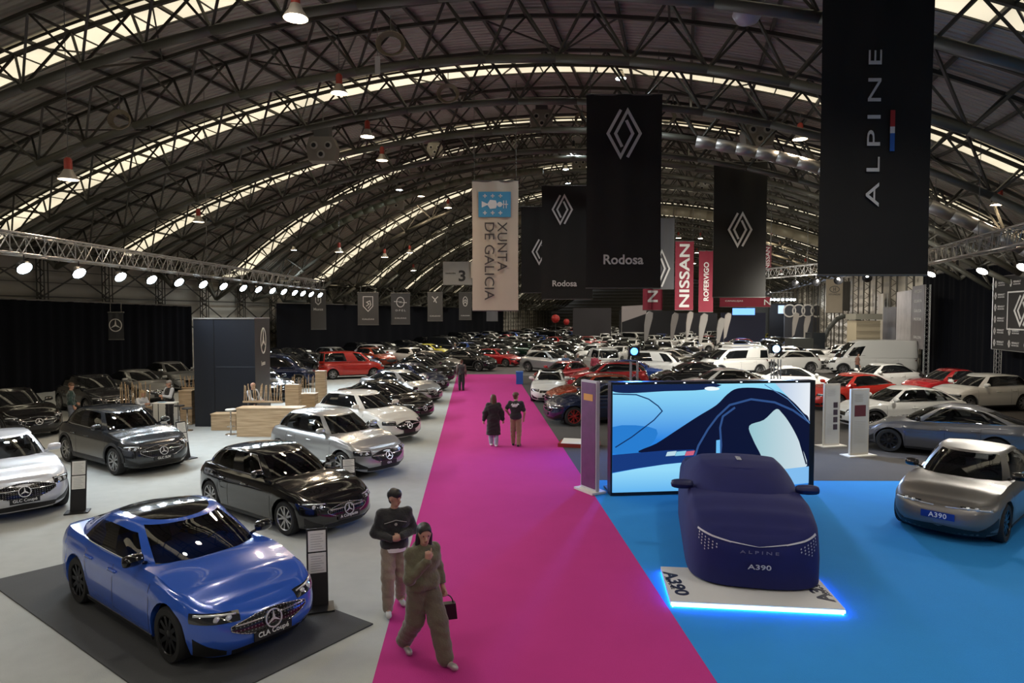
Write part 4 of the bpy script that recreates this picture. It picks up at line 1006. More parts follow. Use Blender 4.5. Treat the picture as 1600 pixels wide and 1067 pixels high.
# man in black sweatshirt and woman in olive tracksuit walking on the aisle edge
a = ground(617, 950)
def man_bits(r):
    ck = mat('sweat_piping', (.35, .35, .34), .7)
    obj('chest_piping', MB().path([Vector((x, .168 - 1.2 * x * x, 1.35 - .3 * abs(x))) for x in np.linspace(-.16, .16, 9)], .006, 4), ck, r)
    obj('shirt_hem', MB().lathe([(.168, .87), (.172, .93)], 20), wht, r).scale = (1.08, .92, 1)
    obj('chest_logo', MB().lathe([(.0, .174), (.022, .172)], 12, axis='y', c=(0, 0, 1.29)), ck, r)
person(a, radians(-72), 'person in black sweatshirt and beige trousers, hands clasped, walking at the carpet edge', pose(look=(-.55, .8, 0), head=(-.01, .03, 1.63), elbL=(-.28, .0, 1.14), elbR=(.28, .0, 1.14), wriL=(-.07, .22, 1.12), wriR=(.07, .23, 1.10),
       handL=(1, .15, -.1), handR=(-1, .15, .1), palmL=(0, -1, 0), palmR=(0, -1, 0), kneR=(.11, .10, .50), ankR=(.12, .16, .09), toeR=(.13, .32, .045), kneL=(-.10, .0, .50), ankL=(-.11, -.18, .10), toeL=(-.13, -.02, .04), hem=-.03, legw=.030),
       cloth('black_sweat', (.02, .02, .022)), cloth('beige', (.30, .24, .19)), mat('shoe_white', (.6, .6, .58), .6), M_HAIRB, h=.0075, wide=.022, extras=man_bits)
a = ground(661, 1026)
def bag(r):
    pass
WJ = pose(look=(.30, 1, -.06), head=(0, .05, 1.56), neck=(0, .02, 1.41), chest=(0, 0, 1.18), hip=(0, 0, .90), shoL=(-.165, 0, 1.36), shoR=(.165, 0, 1.36), elbR=(.24, .10, 1.08), wriR=(.06, .23, 1.30), handR=(-.12, -.02, 1), palmR=(-.3, -.9, .1),
          curlR=(.5, .05, .9, 1.0, 1.0), elbL=(-.24, -.04, 1.07), wriL=(-.26, .06, .84), curlL=(.8, .9, .9, .9, .9), kneR=(.10, -.02, .49), ankR=(.10, -.30, .13), toeR=(.12, -.14, .04), kneL=(-.10, .20, .50), ankL=(-.10, .36, .10), toeL=(-.12, .53, .05), hem=.0, legw=.055)
w_ = person(a, radians(-52), 'person in an olive tracksuit, finger at the lips, holding a black handbag', WJ, cloth('olive', (.125, .115, .07)), cloth('olive_leg', (.12, .10, .07)), mat('shoe_silver', (.45, .43, .42), .35, .5), M_HAIRB, h=.0075, long_hair=True, wide=.024, hoodie=True, bangs=False)
R_ = Matrix.Rotation(radians(-52) - pi / 2, 4, 'Z'); hp_ = Matrix.Translation(a) @ R_ @ Vector((-.265, .10, .745))
bgm = MB(); bgm.prism([(-.15, -.10), (.15, -.10), (.13, .10), (-.13, .10)], 'y', -.045, .045)
bg = obj('handbag', bgm, mat('bag_leather', (.008, .008, .009), .4), None, loc=(hp_.x, hp_.y, hp_.z - .20), rot=(0, 0, radians(15)))
tag(bg, 'small black leather handbag held by the person in olive', 'bag')
obj('bag_handle', MB().path([Vector((.10 * cos(pi * k / 10), 0, .10 + .11 * sin(pi * k / 10))) for k in range(11)], .008, 6), M_BLK, bg)
# couple further down the carpet, backs to the camera
a = ground(771, 697)
person(a, radians(95), 'person in a long black coat and pale jeans walking away on the pink carpet', pose(head=(0, .03, 1.56), neck=(0, .01, 1.42), chest=(0, 0, 1.18), hip=(0, 0, .9), shoL=(-.16, 0, 1.36), shoR=(.16, 0, 1.36), elbL=(-.27, -.02, 1.1), elbR=(.27, -.02, 1.1), wriL=(-.31, .02, .86), wriR=(.31, .02, .86),
       kneL=(-.08, .05, .48), ankL=(-.07, .08, .09), ankR=(.08, -.10, .09), toeL=(-.08, .22, .04), toeR=(.09, .05, .04)), cloth('black_coat', (.018, .012, .015)), cloth('pale_jeans', (.35, .40, .48)), wht, M_HAIRN, h=.012, coat=.52, wide=.04, long_hair=True)
a = ground(806, 697)
def tee(r):
    mb = MB(); stroke(mb, [(-.12, .0), (-.09, .04), (-.06, -.03), (-.03, .03), (.0, -.02), (.03, .03), (.06, -.01), (.09, .05), (.13, .03)], .035, .01); stroke(mb, [(-.11, -.04), (.05, -.05)], .012, .01)
    obj('shirt_print', xform(mb, face_M((0, -.168, 1.36), (1, 0, 0), (0, -.05, 1))), wht, r)
person(a, radians(80), 'person in a black T-shirt with white back print and tan trousers', pose(elbL=(-.32, -.05, 1.20), wriL=(-.22, .10, .99), elbR=(.29, -.02, 1.12), wriR=(.25, .08, .90), look=(.5, 1, 0), kneL=(-.1, .05, .5), ankL=(-.11, .12, .085), toeL=(-.13, .28, .04), ankR=(.1, -.08, .09), toeR=(.12, .08, .04), hem=-.06),
       cloth('black_tee', (.015, .014, .016)), cloth('tan', (.30, .19, .12)), M_BLK, M_HAIRN, h=.012, short_sleeve=True, wide=.012, extras=tee)
a = ground(721, 610)
person(a, radians(90), 'person in dark clothes and dark waistcoat walking at the far end of the pink carpet', pose(), cloth('dark_vest', (.03, .028, .03)), cloth('black_leg', (.015, .015, .017)), M_BLK, M_HAIRN, h=.016, shirt=cloth('brown_sleeve', (.12, .08, .07)))
# staff of the left stand
vest = cloth('vest_black', (.015, .016, .02)); shw = cloth('shirt_white', (.62, .65, .70)); blk = cloth('staff_trousers', (.015, .015, .018))
a = Vector((-9.75, 24.9, .012))
person(a, radians(-20), 'bald person in black vest and white shirt sleeves behind the wooden counter', pose(look=(1, .3, 0), elbR=(.24, .12, 1.16), wriR=(.16, .34, 1.08), wriL=(-.14, .34, 1.08), elbL=(-.24, .12, 1.16)), vest, blk, M_BLK, M_HAIRG, h=.012, bald=True, shirt=shw)
a = Vector((-13.25, 25.65, .012))
person(a, radians(-120), 'grey-haired person in black vest and white sleeves standing at the small table', pose(elbL=(-.22, .12, 1.14), wriL=(-.02, .28, 1.18), elbR=(.22, .12, 1.14), wriR=(.05, .26, 1.10)), vest, blk, M_BLK, M_HAIRG, h=.012, shirt=shw)
a = Vector((-14.35, 25.6, .012))
person(a, radians(-30), 'blonde person in a white blouse seated at the small table', pose(hip=(0, 0, .62), chest=(0, .06, .90), neck=(0, .12, 1.12), head=(0, .15, 1.26), shoL=(-.16, .08, 1.06), shoR=(.16, .08, 1.06), elbL=(-.2, .22, .84), elbR=(.2, .22, .84), wriL=(-.08, .44, .88), wriR=(.1, .44, .88),
       kneL=(-.1, .42, .58), kneR=(.1, .42, .58), ankL=(-.1, .45, .16), ankR=(.1, .45, .16), toeL=(-.1, .6, .11), toeR=(.1, .6, .11)), shw, blk, M_BLK, mat('hair_blonde', (.45, .33, .18), .5), h=.012, long_hair=True)
a = ground(112, 672)
person(a, radians(40), 'person in a dark green jumper standing before the dark grey SUV', pose(look=(1, .4, 0), elbL=(-.26, .08, 1.15), wriL=(-.1, .2, 1.0)), cloth('green_jumper', (.02, .05, .045)), cloth('grey_jeans', (.16, .18, .22)), M_BLK, M_HAIRN, h=.012)
for (x, y, lab, c, hh) in ((3.5, 43.6, 'person with white hair in blue among the cars behind the blue bin', (.10, .16, .30), M_HAIRG), (4.3, 43.8, 'second white-haired person, in dark clothes, beside the one in blue', (.05, .05, .07), M_HAIRG), (5.4, 43.4, 'person in a red jacket left of the white family van', (.35, .04, .07), M_HAIRB),
                     (23.2, 44.6, 'person in dark clothes beside the tall white delivery van', (.2, .08, .05), M_HAIRB), (-5.2, 60.5, 'person with fair hair among the dark cars left of the carpet end', (.12, .1, .1), M_HAIRG)):
    person(Vector((x, y, .0095)), radians(rnd.uniform(0, 360)), lab, pose(), cloth('jacket%d' % int(x * 10), c), blk, M_BLK, hh, h=.02)
# ---------------------------------------------------------------- hanging banners
M_BAN = vary(mat('banner_black', (.021, .020, .018), .8, spec=.3), 2, .1); M_WSIGN = mat('sign_white', (.72, .70, .64), .6); M_CABLE = mat('hanging_wire', (.12, .12, .11), .6)
def banner(name, u0, u1, v0, v1, Y, label, m, cat='banner', group=None, yaw=0.0, waves=.05, wires=True):
    """hanging cloth; returns the empty-free root mesh and a function giving the lettering frame"""
    a, b = P(u0, v1, Y), P(u1, v1, Y); w_ = (b - a).length; zt = P((u0 + u1) / 2, v0, Y).z; zb = a.z; H = zt - zb; c = (a + b) / 2
    nx, nz = 24, 16; rows = []
    for s in (0, 1):
        R = []
        for j in range(nz + 1):
            r = []
            for i in range(nx + 1):
                x = (i / nx - .5) * w_; t = j / nz; k = waves * t * (sin(x * 5.1 / w_ * 3 + 1.3) * .7 + sin(x * 11 / w_ + t * 2) * .5) * (1 - .2 * t) * 1.0
                r.append(Vector((x * (1 - .012 * sin(pi * t)), -k - (.0 if s else .012), H * t)))
            R.append(r)
        rows.append(R)
    mb = MB().grid(rows[0]); mb.grid([r[::-1] for r in rows[1]])
    o = obj(name, mb, m, None, smooth=True, loc=(c.x, c.y, zb), rot=(0, 0, yaw)); tag(o, label, cat, group)
    rod = MB(); rod.tube((-w_ / 2 - .02, 0, H), (w_ / 2 + .02, 0, H), .03, 6); obj('top_rod', rod, M_CABLE, o)
    obj('bottom_rod', MB().tube((-w_ / 2, 0, .02), (w_ / 2, 0, .02), .025, 6), M_CABLE, o)
    if wires:
        Xh = (c.x * E_.x + c.y * E_.y); Dh = c.x * D_.x + c.y * D_.y; zr = max(zt + .3, roofZ(min(XR, max(XL, Xh)), Dh) - .08)
        for s in (-1, 1): obj('wire', MB().tube((s * w_ * .45, 0, H), (s * w_ * .45, 0, zr - zb), .012, 4), M_CABLE, o)
    return o, w_, H
def logo_on(o, mb, x, z, m, y=-.09, name='logo', rot=0.0):
    M = face_M((x, y, z), (cos(rot), 0, sin(rot)), (-sin(rot), 0, cos(rot))); return obj(name, xform(mb, M), m, o)
def words_on(o, txt, w_, x, z, m, rot=0.0, h=None, y=-.09, bold=.01, sp=1.0):
    return lettering(txt, w_, m, o, face_M((x, y, z), (cos(rot), 0, sin(rot)), (-sin(rot), 0, cos(rot))), 'lettering', bold, sp, h)
M_LOGO = mat('print_white', (.66, .65, .62), .7)
o, w_, H = banner('hanging_banner', 1277, 1449, -28, 431, 15.0, 'largest black hanging banner with tall vertical white lettering and a tricolour dash', M_BAN)
px = 15.0 / FPX
words_on(o, 'ALPINE', 238 * px, (1357 - 1363) * px, (431 - 206) * px, M_LOGO, pi / 2, 20 * px, sp=1.45, bold=.0)
for k, (c, va, vb) in enumerate((((.45, .03, .03), 178, 203), ((.7, .7, .7), 203, 213), ((.02, .12, .45), 213, 240))):
    obj('tricolour_dash', MB().box(((1386 - 1363) * px, -.085, (431 - (va + vb) / 2) * px), (7 * px, .012, (vb - va) * px)), mat('dash%d' % k, c, .6), o)
def reno(u0, u1, v0, v1, Y, lab, lu, lv, lw, lh, txt=None, tv=0, tw=0, m=None, **k):
    o, w_, H = banner('hanging_banner', u0, u1, v0, v1, Y, lab, m or M_BAN, **k); s = Y / FPX; cu = (u0 + u1) / 2
    logo_on(o, diamond_logo(lw * s, lh * s), (lu - cu) * s, (v1 - lv) * s, M_LOGO)
    if txt: words_on(o, txt, tw * s, (lu - cu) * s * .5, (v1 - tv) * s, M_LOGO, bold=.02)
    return o
reno(915, 1032, 148, 451, 25.0, 'wide black banner with the big white diamond logo hanging above the aisle end', 973, 213, 53, 72, 'Rodosa', 406, 62)
reno(1113, 1196, 253, 465, 35.0, 'black banner with white diamond logo between the red banners and the largest black banner', 1154, 360, 37, 51)
reno(846, 926, 290, 468, 36.0, 'black banner with white diamond logo and name, partly behind the wide black banner', 878, 329, 32, 44, 'Rodosa', 443, 38)
reno(814, 878, 323, 458, 46.0, 'black banner whose diamond logo is half covered by the banner in front', 845, 394, 28, 38)
reno(1020, 1053, 341, 452, 43.0, 'grey banner with a half visible diamond logo behind the wide black banner', 1030, 420, 32, 56, m=mat('banner_grey', (.12, .12, .125), .8), waves=.03)
M_RED = vary(mat('banner_red', (.22, .012, .03), .75), 3, .06)
def redban(u0, u1, v0, v1, Y, lab, txt, tl, th, tc=None):
    o, w_, H = banner('hanging_banner', u0, u1, v0, v1, Y, lab, M_RED, waves=.02); s = Y / FPX; words_on(o, txt, tl * s, 0, (v1 - (tc or (v0 + v1) / 2)) * s, M_LOGO, pi / 2, th * s, y=-.06, bold=.02); return o
redban(1054, 1083, 377, 485, 48.0, 'narrow red banner with full vertical white lettering left of the black diamond banner', 'NISSAN', 98, 16)
redban(1004, 1035, 394, 485, 52.0, 'red banner mostly hidden behind the wide black banner, one letter showing', 'NISSAN', 88, 16, 428)
redban(1091, 1114, 392, 488, 48.0, 'narrow red banner with small vertical white lettering beside the black diamond banner', 'ROFERVIGO', 60, 8, 440)
redban(1192, 1205, 384, 423, 50.0, 'short red banner peeking out right of the black diamond banner', 'NISSAN', 34, 7)
o, w_, H = banner('hanging_banner', 1124, 1204, 464, 480, 60.0, 'low horizontal red banner under the black diamond banner', M_RED, waves=.01, wires=False); words_on(o, 'CANALEJAS', 1.6, -1, .55, M_LOGO, 0, .16, y=-.04)
words_on(o, 'N', .6, 2.0, .45, M_LOGO, 0, .5, y=-.04)
for s in (-1, 1): obj('wire', MB().tube((s * 2.2, 0, .9), (s * 2.2, 0, 8), .012, 4), M_CABLE, o)
M_BEI = vary(mat('banner_cream', (.60, .53, .43), .8), 2, .05)
o, w_, H = banner('hanging_banner', 738, 810, 283, 486, 30.0, 'cream white banner with blue crest square and vertical dark lettering', M_BEI, waves=.03); s = 30 / FPX
words_on(o, 'XUNTA', 76 * s, 11 * s, (486 - 386) * s, mat('print_dark', (.06, .05, .05), .7), -pi / 2, 15 * s, bold=-.0)
words_on(o, 'DE GALICIA', 120 * s, -9 * s, (486 - 409) * s, mat('print_dark', (.06, .05, .05), .7), -pi / 2, 15 * s, bold=.0)
cb = obj('crest_square', MB().box((-1 * s, -.05, (486 - 321) * s), (50 * s, .012, 39 * s)), mat('crest_blue', (.07, .33, .56), .7), o)
cr = MB()
for qx in (-15, -3, 9):
    for qz in (-13, 13): cr.box(((qx - 1) * s, -.062, (486 - 321 + qz) * s), (1.6 * s, .01, 6 * s)); cr.box(((qx - 1) * s, -.062, (486 - 321 + qz) * s), (6 * s, .01, 1.6 * s))
cr.prism([((-21) * s, (165 - 5) * s), ((-21) * s, (165 + 5) * s), (-12 * s, 165.8 * s), (-8 * s, (165 + 7) * s), (1 * s, (165 + 6) * s), (3 * s, 165 * s), (1 * s, (165 - 6) * s), (-8 * s, (165 - 7) * s), (-12 * s, 164.2 * s)], 'y', -.068, -.056)
cr.lathe([(4 * s, -.066), (4 * s, -.056)], 14, axis='y', c=(7 * s, 0, 165 * s)); cr.lathe([(0, -.066), (4 * s, -.066)], 14, axis='y', c=(7 * s, 0, 165 * s))
for x in (13, 17): cr.box((x * s, -.06, 165 * s), (1.4 * s, .012, 12 * s))
cr.box((15 * s, -.06, 165 * s), (10 * s, .012, 1.4 * s)); obj('crest_emblem', cr, M_WHT, cb)
# small banners along the left side
M_BS = mat('banner_slate', (.075, .073, .07), .8)
def small(u0, u1, v0, v1, Y, lab, m=M_BS): o, w_, H = banner('hanging_banner', u0, u1, v0, v1, Y, lab, m, waves=.015, wires=False); return o, w_, H, Y / FPX
def hangers(o, w_, H, up):
    for s_ in (-1, 1): obj('wire', MB().tube((s_ * w_ * .35, 0, H), (s_ * w_ * .35, 0, H + up), .015, 4), M_CABLE, o)
o, w_, H, s = small(170, 194, 488, 531, 33.5, 'small black banner with a white three-pointed star before the black curtain', mat('banner_char', (.035, .036, .04), .8)); logo_on(o, star_logo(9.5 * s), 0, (531 - 508) * s, M_LOGO, -.05); hangers(o, w_, H, .5)
o, w_, H, s = small(486, 510, 453, 515, 42.0, 'narrow slate banner with a white shield mark at the end of the lighting truss')
sh = MB(); stroke(sh, [(-.16, .26), (-.16, -.05), (0, -.2), (.16, -.05), (.16, .22)], .06, .01); stroke(sh, [(0, .3), (0, .0)], .06, .01); logo_on(o, sh, 0, (515 - 471) * s, M_LOGO, -.04); words_on(o, 'Maxus', .6, 0, (515 - 483) * s, M_LOGO, y=-.04).name = 'lettering'; hangers(o, w_, H, .5)
def shield(w_, h_):
    mb = MB(); stroke(mb, [(-w_ / 2, h_ / 2), (w_ / 2, h_ / 2), (w_ / 2, -h_ * .15), (0, -h_ / 2), (-w_ / 2, -h_ * .15)], .05, .01, True)
    stroke(mb, [(-w_ * .2, -h_ * .15), (w_ * .12, -.0), (-w_ * .15, h_ * .12), (w_ * .2, h_ * .22), (w_ * .3, -h_ * .05), (0, -h_ * .3)], .05, .01); return mb
o, w_, H, s = small(559, 592, 457, 508, 50.0, 'slate banner with a lion head shield over the dark car rows'); logo_on(o, shield(.72, 1.1), 0, (508 - 475) * s, M_LOGO, -.04); words_on(o, 'CALDAS', .9, 0, .45, M_LOGO, y=-.04, h=.1); hangers(o, w_, H, .5)
o, w_, H, s = small(611, 641, 458, 507, 52.0, 'slate banner with a ringed lightning mark right of the lion shield banner')
mb = MB(); stroke(mb, [(.3 * cos(2 * pi * i / 24), .38 * sin(2 * pi * i / 24)) for i in range(24)], .06, .01, True); stroke(mb, [(-.5, .04), (.1, .04), (-.1, -.04), (.5, -.04)], .06, .01)
logo_on(o, mb, 0, (507 - 472) * s, M_LOGO, -.04); words_on(o, 'OPEL', .8, 0, (507 - 485) * s, M_LOGO, y=-.04, h=.14, sp=1.6); words_on(o, 'CALDAS', .9, 0, .5, M_LOGO, y=-.04, h=.1); hangers(o, w_, H, .5)
o, w_, H, s = small(668, 692, 457, 502, 56.0, 'slate banner with a small winged mark between the two ringed mark banners')
mb = MB(); stroke(mb, [(-.25, .25), (0, .0), (.25, .25)], .07, .01); stroke(mb, [(-.1, -.2), (0, .0), (.12, -.28)], .07, .01); logo_on(o, mb, 0, (502 - 468) * s, M_LOGO, -.04); words_on(o, 'CALDAS', .9, 0, .45, M_LOGO, y=-.04, h=.1); hangers(o, w_, H, .5)
o, w_, H, s = small(717, 737, 457, 500, 60.0, 'slate banner with an oval double chevron beside the cream banner')
mb = MB(); stroke(mb, [(.2 * cos(2 * pi * i / 20), .42 * sin(2 * pi * i / 20)) for i in range(20)], .06, .01, True); stroke(mb, [(-.14, -.0), (0, .16), (.14, 0)], .06, .01); stroke(mb, [(-.14, -.2), (0, -.04), (.14, -.2)], .06, .01); logo_on(o, mb, 0, (500 - 471) * s, M_LOGO, -.04); words_on(o, 'CALDAS', .8, 0, .4, M_LOGO, y=-.04, h=.1); hangers(o, w_, H, .5)
o, w_, H, s = small(760, 778, 484, 502, 62.0, 'plain grey banner just below the cream banner', mat('banner_palegrey', (.16, .16, .17), .8)); hangers(o, w_, H, .3)
# pavilion number sign
o = thing('pavilion_sign', 'white cube sign with the number three hanging left of the cream banner', 'sign', (P(714, 445, 60).x, 60, P(714, 445, 60).z)); s = 60 / FPX
obj('sign_box', MB().box((.05, .6, 18 * s), (45 * s, 1.2, 36 * s)), mat('sign_grey', (.33, .32, .30), .7), o)
obj('side_panel', MB().box((30 * s, .3, 23 * s), (16 * s, 1.0, 25 * s)), M_BEI, o); lettering('3', .62, mat('print_black', (.02, .02, .02), .6), o, face_M((8 * s, -.02, 14 * s), (1, 0, 0), (0, 0, 1)), 'lettering', .03, 1, 1.0)
lettering('PAVILLON', .9, mat('print_black', (.02, .02, .02), .6), o, face_M((-10 * s, -.02, 18 * s), (1, 0, 0), (0, 0, 1)), 'lettering', .0, 1, .12)
for x in (-1, 1): obj('wire', MB().tube((x, .5, 36 * s), (x, .5, 8), .02, 4), M_CABLE, o)

# ---------------------------------------------------------------- curtains
M_CUR = vary(mat('curtain_black', (.0045, .005, .0075), .95, spec=.1), 1.2, .15)
def curtain(a, b, za, zb_, label, folds=14):
    mb = MB(); n = 160; d = (b - a); nrm = Vector((-d.y, d.x, 0)).normalized(); rows = []
    for i in range(n + 1):
        t = i / n; w_ = .09 * sin(t * n * .9) * .6 + .05 * sin(t * 61); p = a + d * t + nrm * w_; rows.append([Vector((p.x, p.y, z)) + nrm * (w_ * .4 * (1 - z / 5)) for z in np.linspace(.02, za + (zb_ - za) * t, 4)])
    mb.grid(rows); mb.grid([[p + nrm * .03 for p in r][::-1] for r in rows]); o = obj('curtain', mb, M_CUR, None, smooth=True); tag(o, label, 'curtain')
    obj('curtain_rail', MB().tube(a + Vector((0, 0, za + .03)), b + Vector((0, 0, zb_ + .03)), .05, 6), mat('rail', (.12, .11, .1), .5), o); return o
def hall_at(u, X, h_=0.0):       # floor point on the hall line X seen at column u
    r = ray(u, 492); k = r[0] * E_.x + r[1] * E_.y; return Vector((r[0] * X / k, r[1] * X / k, h_))
curtain(hall_at(-60, -34.2), hall_at(298, -34.2), 5.15, 4.9, 'long black curtain behind the cars at the left picture edge')
curtain(hall_at(432, -33.6), hall_at(786, -33.6), 5.3, 5.5, 'long black curtain behind the small slate banners')
curtain(hall_at(1441, 17.6), hall_at(1700, 17.6), 7.2, 7.2, 'tall black curtain behind the white SUV on the right')
# ---------------------------------------------------------------- lighting trusses and their floodlights
M_ALU = mat('truss_aluminium', (.42, .41, .39), .35, .8)
def box_truss(a, b, s=.52, label='', legs=()):
    root = thing('lighting_truss', label, 'truss'); d = (b - a); L = d.length; d.normalize(); sd = Vector((-d.y, d.x, 0)).normalized(); up = Vector((0, 0, 1))
    cs = [sd * (s / 2 * i) + up * (s / 2 * j) for i, j in ((-1, -1), (1, -1), (1, 1), (-1, 1))]
    for c in cs: obj('chord', MB().tube(a + c, b + c, .027, 6), M_ALU, root)
    br = MB(); n = max(2, int(L / (s * .75)))
    for i in range(n):
        p, q = a + d * (L * i / n), a + d * (L * (i + 1) / n)
        for k in range(4):
            c, e = cs[k], cs[(k + 1) % 4]; br.tube(p + (c if i % 2 else e), q + (e if i % 2 else c), .013, 4)
        if i % 3 == 0:
            for k in range(4): br.tube(p + cs[k], p + cs[(k + 1) % 4], .015, 4)
    obj('bracing', br, M_ALU, root)
    mid_ = (a + b) / 2
    for t in (.12, .5, .88):
        p = a.lerp(b, t); Xh = p.x * E_.x + p.y * E_.y; Dh = p.x * D_.x + p.y * D_.y; zr = roofZ(min(XR, max(XL, Xh)), Dh) - .4
        obj('wire', MB().tube(p + up * s / 2, Vector((p.x, p.y, zr)), .012, 4), M_CABLE, root)
    return root
def glow(name, col, st): return mat(name, (.8, .8, .8), .4, emit=col, es=st)
M_COOL = glow('lamp_cool', (.72, .88, 1.0), 40); M_WARM = glow('lamp_warm', (1.0, .80, .55), 22); M_NEUT = glow('lamp_neutral', (1, .93, .82), 40); M_BLUEL = glow('lamp_blue', (.02, .13, 1.0), 12)
def floodlight(p, aim, power, col, m, label, group, r=.13, ang=140):
    root = thing('floodlight', label, 'light', p, 0, group); aim = (Vector(aim) - Vector(p)).normalized(); q = aim.to_track_quat('-Z', 'Y'); R = q.to_matrix().to_4x4()
    hs = MB(); hs.lathe([(.05, .20), (.11, .18), (r + .015, .04), (r + .015, -.03), (r, -.03), (r, .0)], 14); obj('housing', xform(hs, R), M_BLK, root, smooth=True, ang=40)
    ln = MB(); ln.lathe([(0, -.012), (r, -.012)], 14); obj('lens', xform(ln, R), m, root)
    obj('yoke', MB().tube((0, 0, .1), (0, 0, .34), .015, 5), M_BLK, root)
    l = spot('beam', (0, 0, 0), power, col, q.to_euler(), ang, .14, root, .8); l.location = aim * .05
    return root
tl0, tl1 = Vector((-12.95, 13.2, 6.13)), Vector((-11.8, 41, 6.10))
box_truss(tl0, tl1, .52, 'long aluminium lighting truss above the left stand with its row of white floodlights')
us = [32, 118, 183, 232, 275, 313, 345, 376, 400, 422, 440, 457, 470, 483, 497]
for i, u in enumerate(us):
    r = ray(u, 430); dx = (tl1.x - tl0.x) / (tl1.y - tl0.y); Y = (tl0.x - dx * tl0.y) / (r[0] / r[1] - dx); x = tl0.x + dx * (Y - tl0.y)
    lab = '%s white floodlight from the near end of the left lighting truss' % ORD[i]
    floodlight((x + .1, Y, 5.52), (x + 6.5, Y - 2.5, 0), 620, (.80, .91, 1.0), M_COOL, lab, 'floodlights on the left lighting truss', .18)
tr0, tr1 = Vector((13.2, 15.6, 6.45)), Vector((17.6, 28.6, 6.7))
box_truss(tr0, tr1, .52, 'aluminium lighting truss above the black logo panel on the right')
box_truss(Vector((16.2, 30.5, 6.6)), Vector((14.3, 38.5, 6.65)), .52, 'short aluminium truss seen left of the largest black banner')
for k, (u, v, Y) in enumerate(((1600, 417, 18.5), (1535, 423, 22), (1455, 428, 27))):
    p = P(u, v, Y); floodlight(p, p + Vector((-4.5, -1.5, -5.8)), 900, (1, .95, .86), M_NEUT, '%s floodlight from the right picture edge under the right lighting truss' % ORD[k], 'floodlights on the right stand', .17)
for k, (u, v, Y) in enumerate(((1355, 434, 29), (1310, 438, 31), (1275, 441, 33), (1243, 443, 36), (1200, 459, 42))):
    p = P(u, v, Y); floodlight(p, p + Vector(((8, 15, -4.5), (7, 13, -5), (0, 12, -5), (-1, 12, -5), (-6, 8, -5.8))[k]), 1800, (1, .95, .86), M_NEUT, '%s floodlight leftwards from the lower corner of the largest black banner' % ORD[k], 'floodlights on the right stand', .19)
# far end row of white lamps
far_t = box_truss(P(1180, 461, 99), P(1240, 461, 97), .8, 'distant truss carrying a row of bright white lamps at the far end of the hall')
for k, u in enumerate((1188, 1199, 1204, 1210, 1216, 1223, 1230, 1236, 1241, 1177)):
    p = P(u, 468, 97.6); floodlight(p, p + Vector((-2, -8, -8)), 500, (.95, .97, 1), M_COOL, '%s bright lamp of the distant white lamp row' % ORD[k], 'lamps at the far end of the hall', .22)
# pendants with red caps
M_CAP = mat('lamp_cap_red', (.42, .05, .03), .5); M_SHADE = mat('lamp_shade', (.55, .50, .42), .4, .5)
def pendant(u, v, Y, label, r=.28, power=260, col=(1, .78, .55), m=None, lit=True, cap=None):
    p = P(u, v, Y); root = thing('pendant_lamp', label, 'lamp', p, 0, 'pendant lamps under the roof')
    obj('lamp_shade', MB().lathe([(r, 0), (r * .95, .05), (r * .62, .17), (r * .42, .30), (.0, .31)], 18), M_SHADE, root, smooth=True, ang=50)
    obj('lamp_cap', MB().lathe([(r * .36, .28), (r * .38, .34), (r * .38, .60), (r * .2, .66), (0, .66)], 12), cap or M_CAP, root, smooth=True, ang=50)
    obj('bulb', MB().lathe([(0, .01), (r * .93, .012)], 18), m or M_WARM, root)
    Xh = p.x * E_.x + p.y * E_.y; Dh = p.x * D_.x + p.y * D_.y; zr = max(p.z + 1, roofZ(min(XR, max(XL, Xh)), Dh) - .5)
    obj('wire', MB().tube((0, 0, .64), (0, 0, zr - p.z), .012, 4), M_CABLE, root)
    if power: spot('lamp_light', (0, 0, -.03), power, col, (0, 0, 0), 165, r, root, .5)
    return root
for k, (u, v, Y, r) in enumerate(((107, 281, 20, .29), (310, 347, 33, .28), (530, 146, 23, .29), (574, 214, 27, .28), (597, 251, 32, .28), (658, 307, 55, .28), (700, 325, 50, .28), (530, 394, 45, .28), (601, 402, 52, .28), (1250, 218, 27, .29), (1561, 320, 26, .30), (1590, 46, 18, .31),
                  (640, 395, 60, .28), (1205, 371, 70, .3), (1228, 396, 85, .3), (1176, 352, 60, .3), (1060, 372, 75, .3), (1218, 385, 78, .3))):
    pos = ['above the first red-capped lamp of the left truss', '']
    lab = ['red-capped pendant lamp low at the left, above the lighting truss', 'red-capped pendant lamp in front of the second skylight band at left', 'red-capped pendant lamp touching the longest skylight band at left', 'pendant lamp showing only its lit disc, left of the nozzle box', 'red-capped pendant lamp just right of the lit disc lamp', 'tiny red-capped pendant above the lamp beside the cream banner',
           'small red-capped pendant up left of the cream banner', 'small red-capped pendant low between the left roof bands', 'smallest unlit-looking pendant low left of the sign cube', 'pendant lamp left of the largest black banner', 'pendant lamp above the right lighting truss', 'big pendant lamp in the top right picture corner',
           'faint pendant lamp left above the sign cube', 'distant pendant right of the black diamond banner, uppermost', 'distant pendant right of the black diamond banner, lowest', 'distant pendant behind the black diamond banner top', 'distant pendant above the red banners', 'distant pendant right of the black diamond banner, middle'][k]
    pendant(u, v, Y, lab, r, 700, m=M_WARM if k not in (0, 1, 2, 4) else glow('lamp_dim', (1, .88, .7), 5))
pendant(462, 29, 14.5, 'brightest warm lamp at the top left of the picture', .26, 420, (1, .85, .66), glow('lamp_hot', (1, .82, .6), 60))
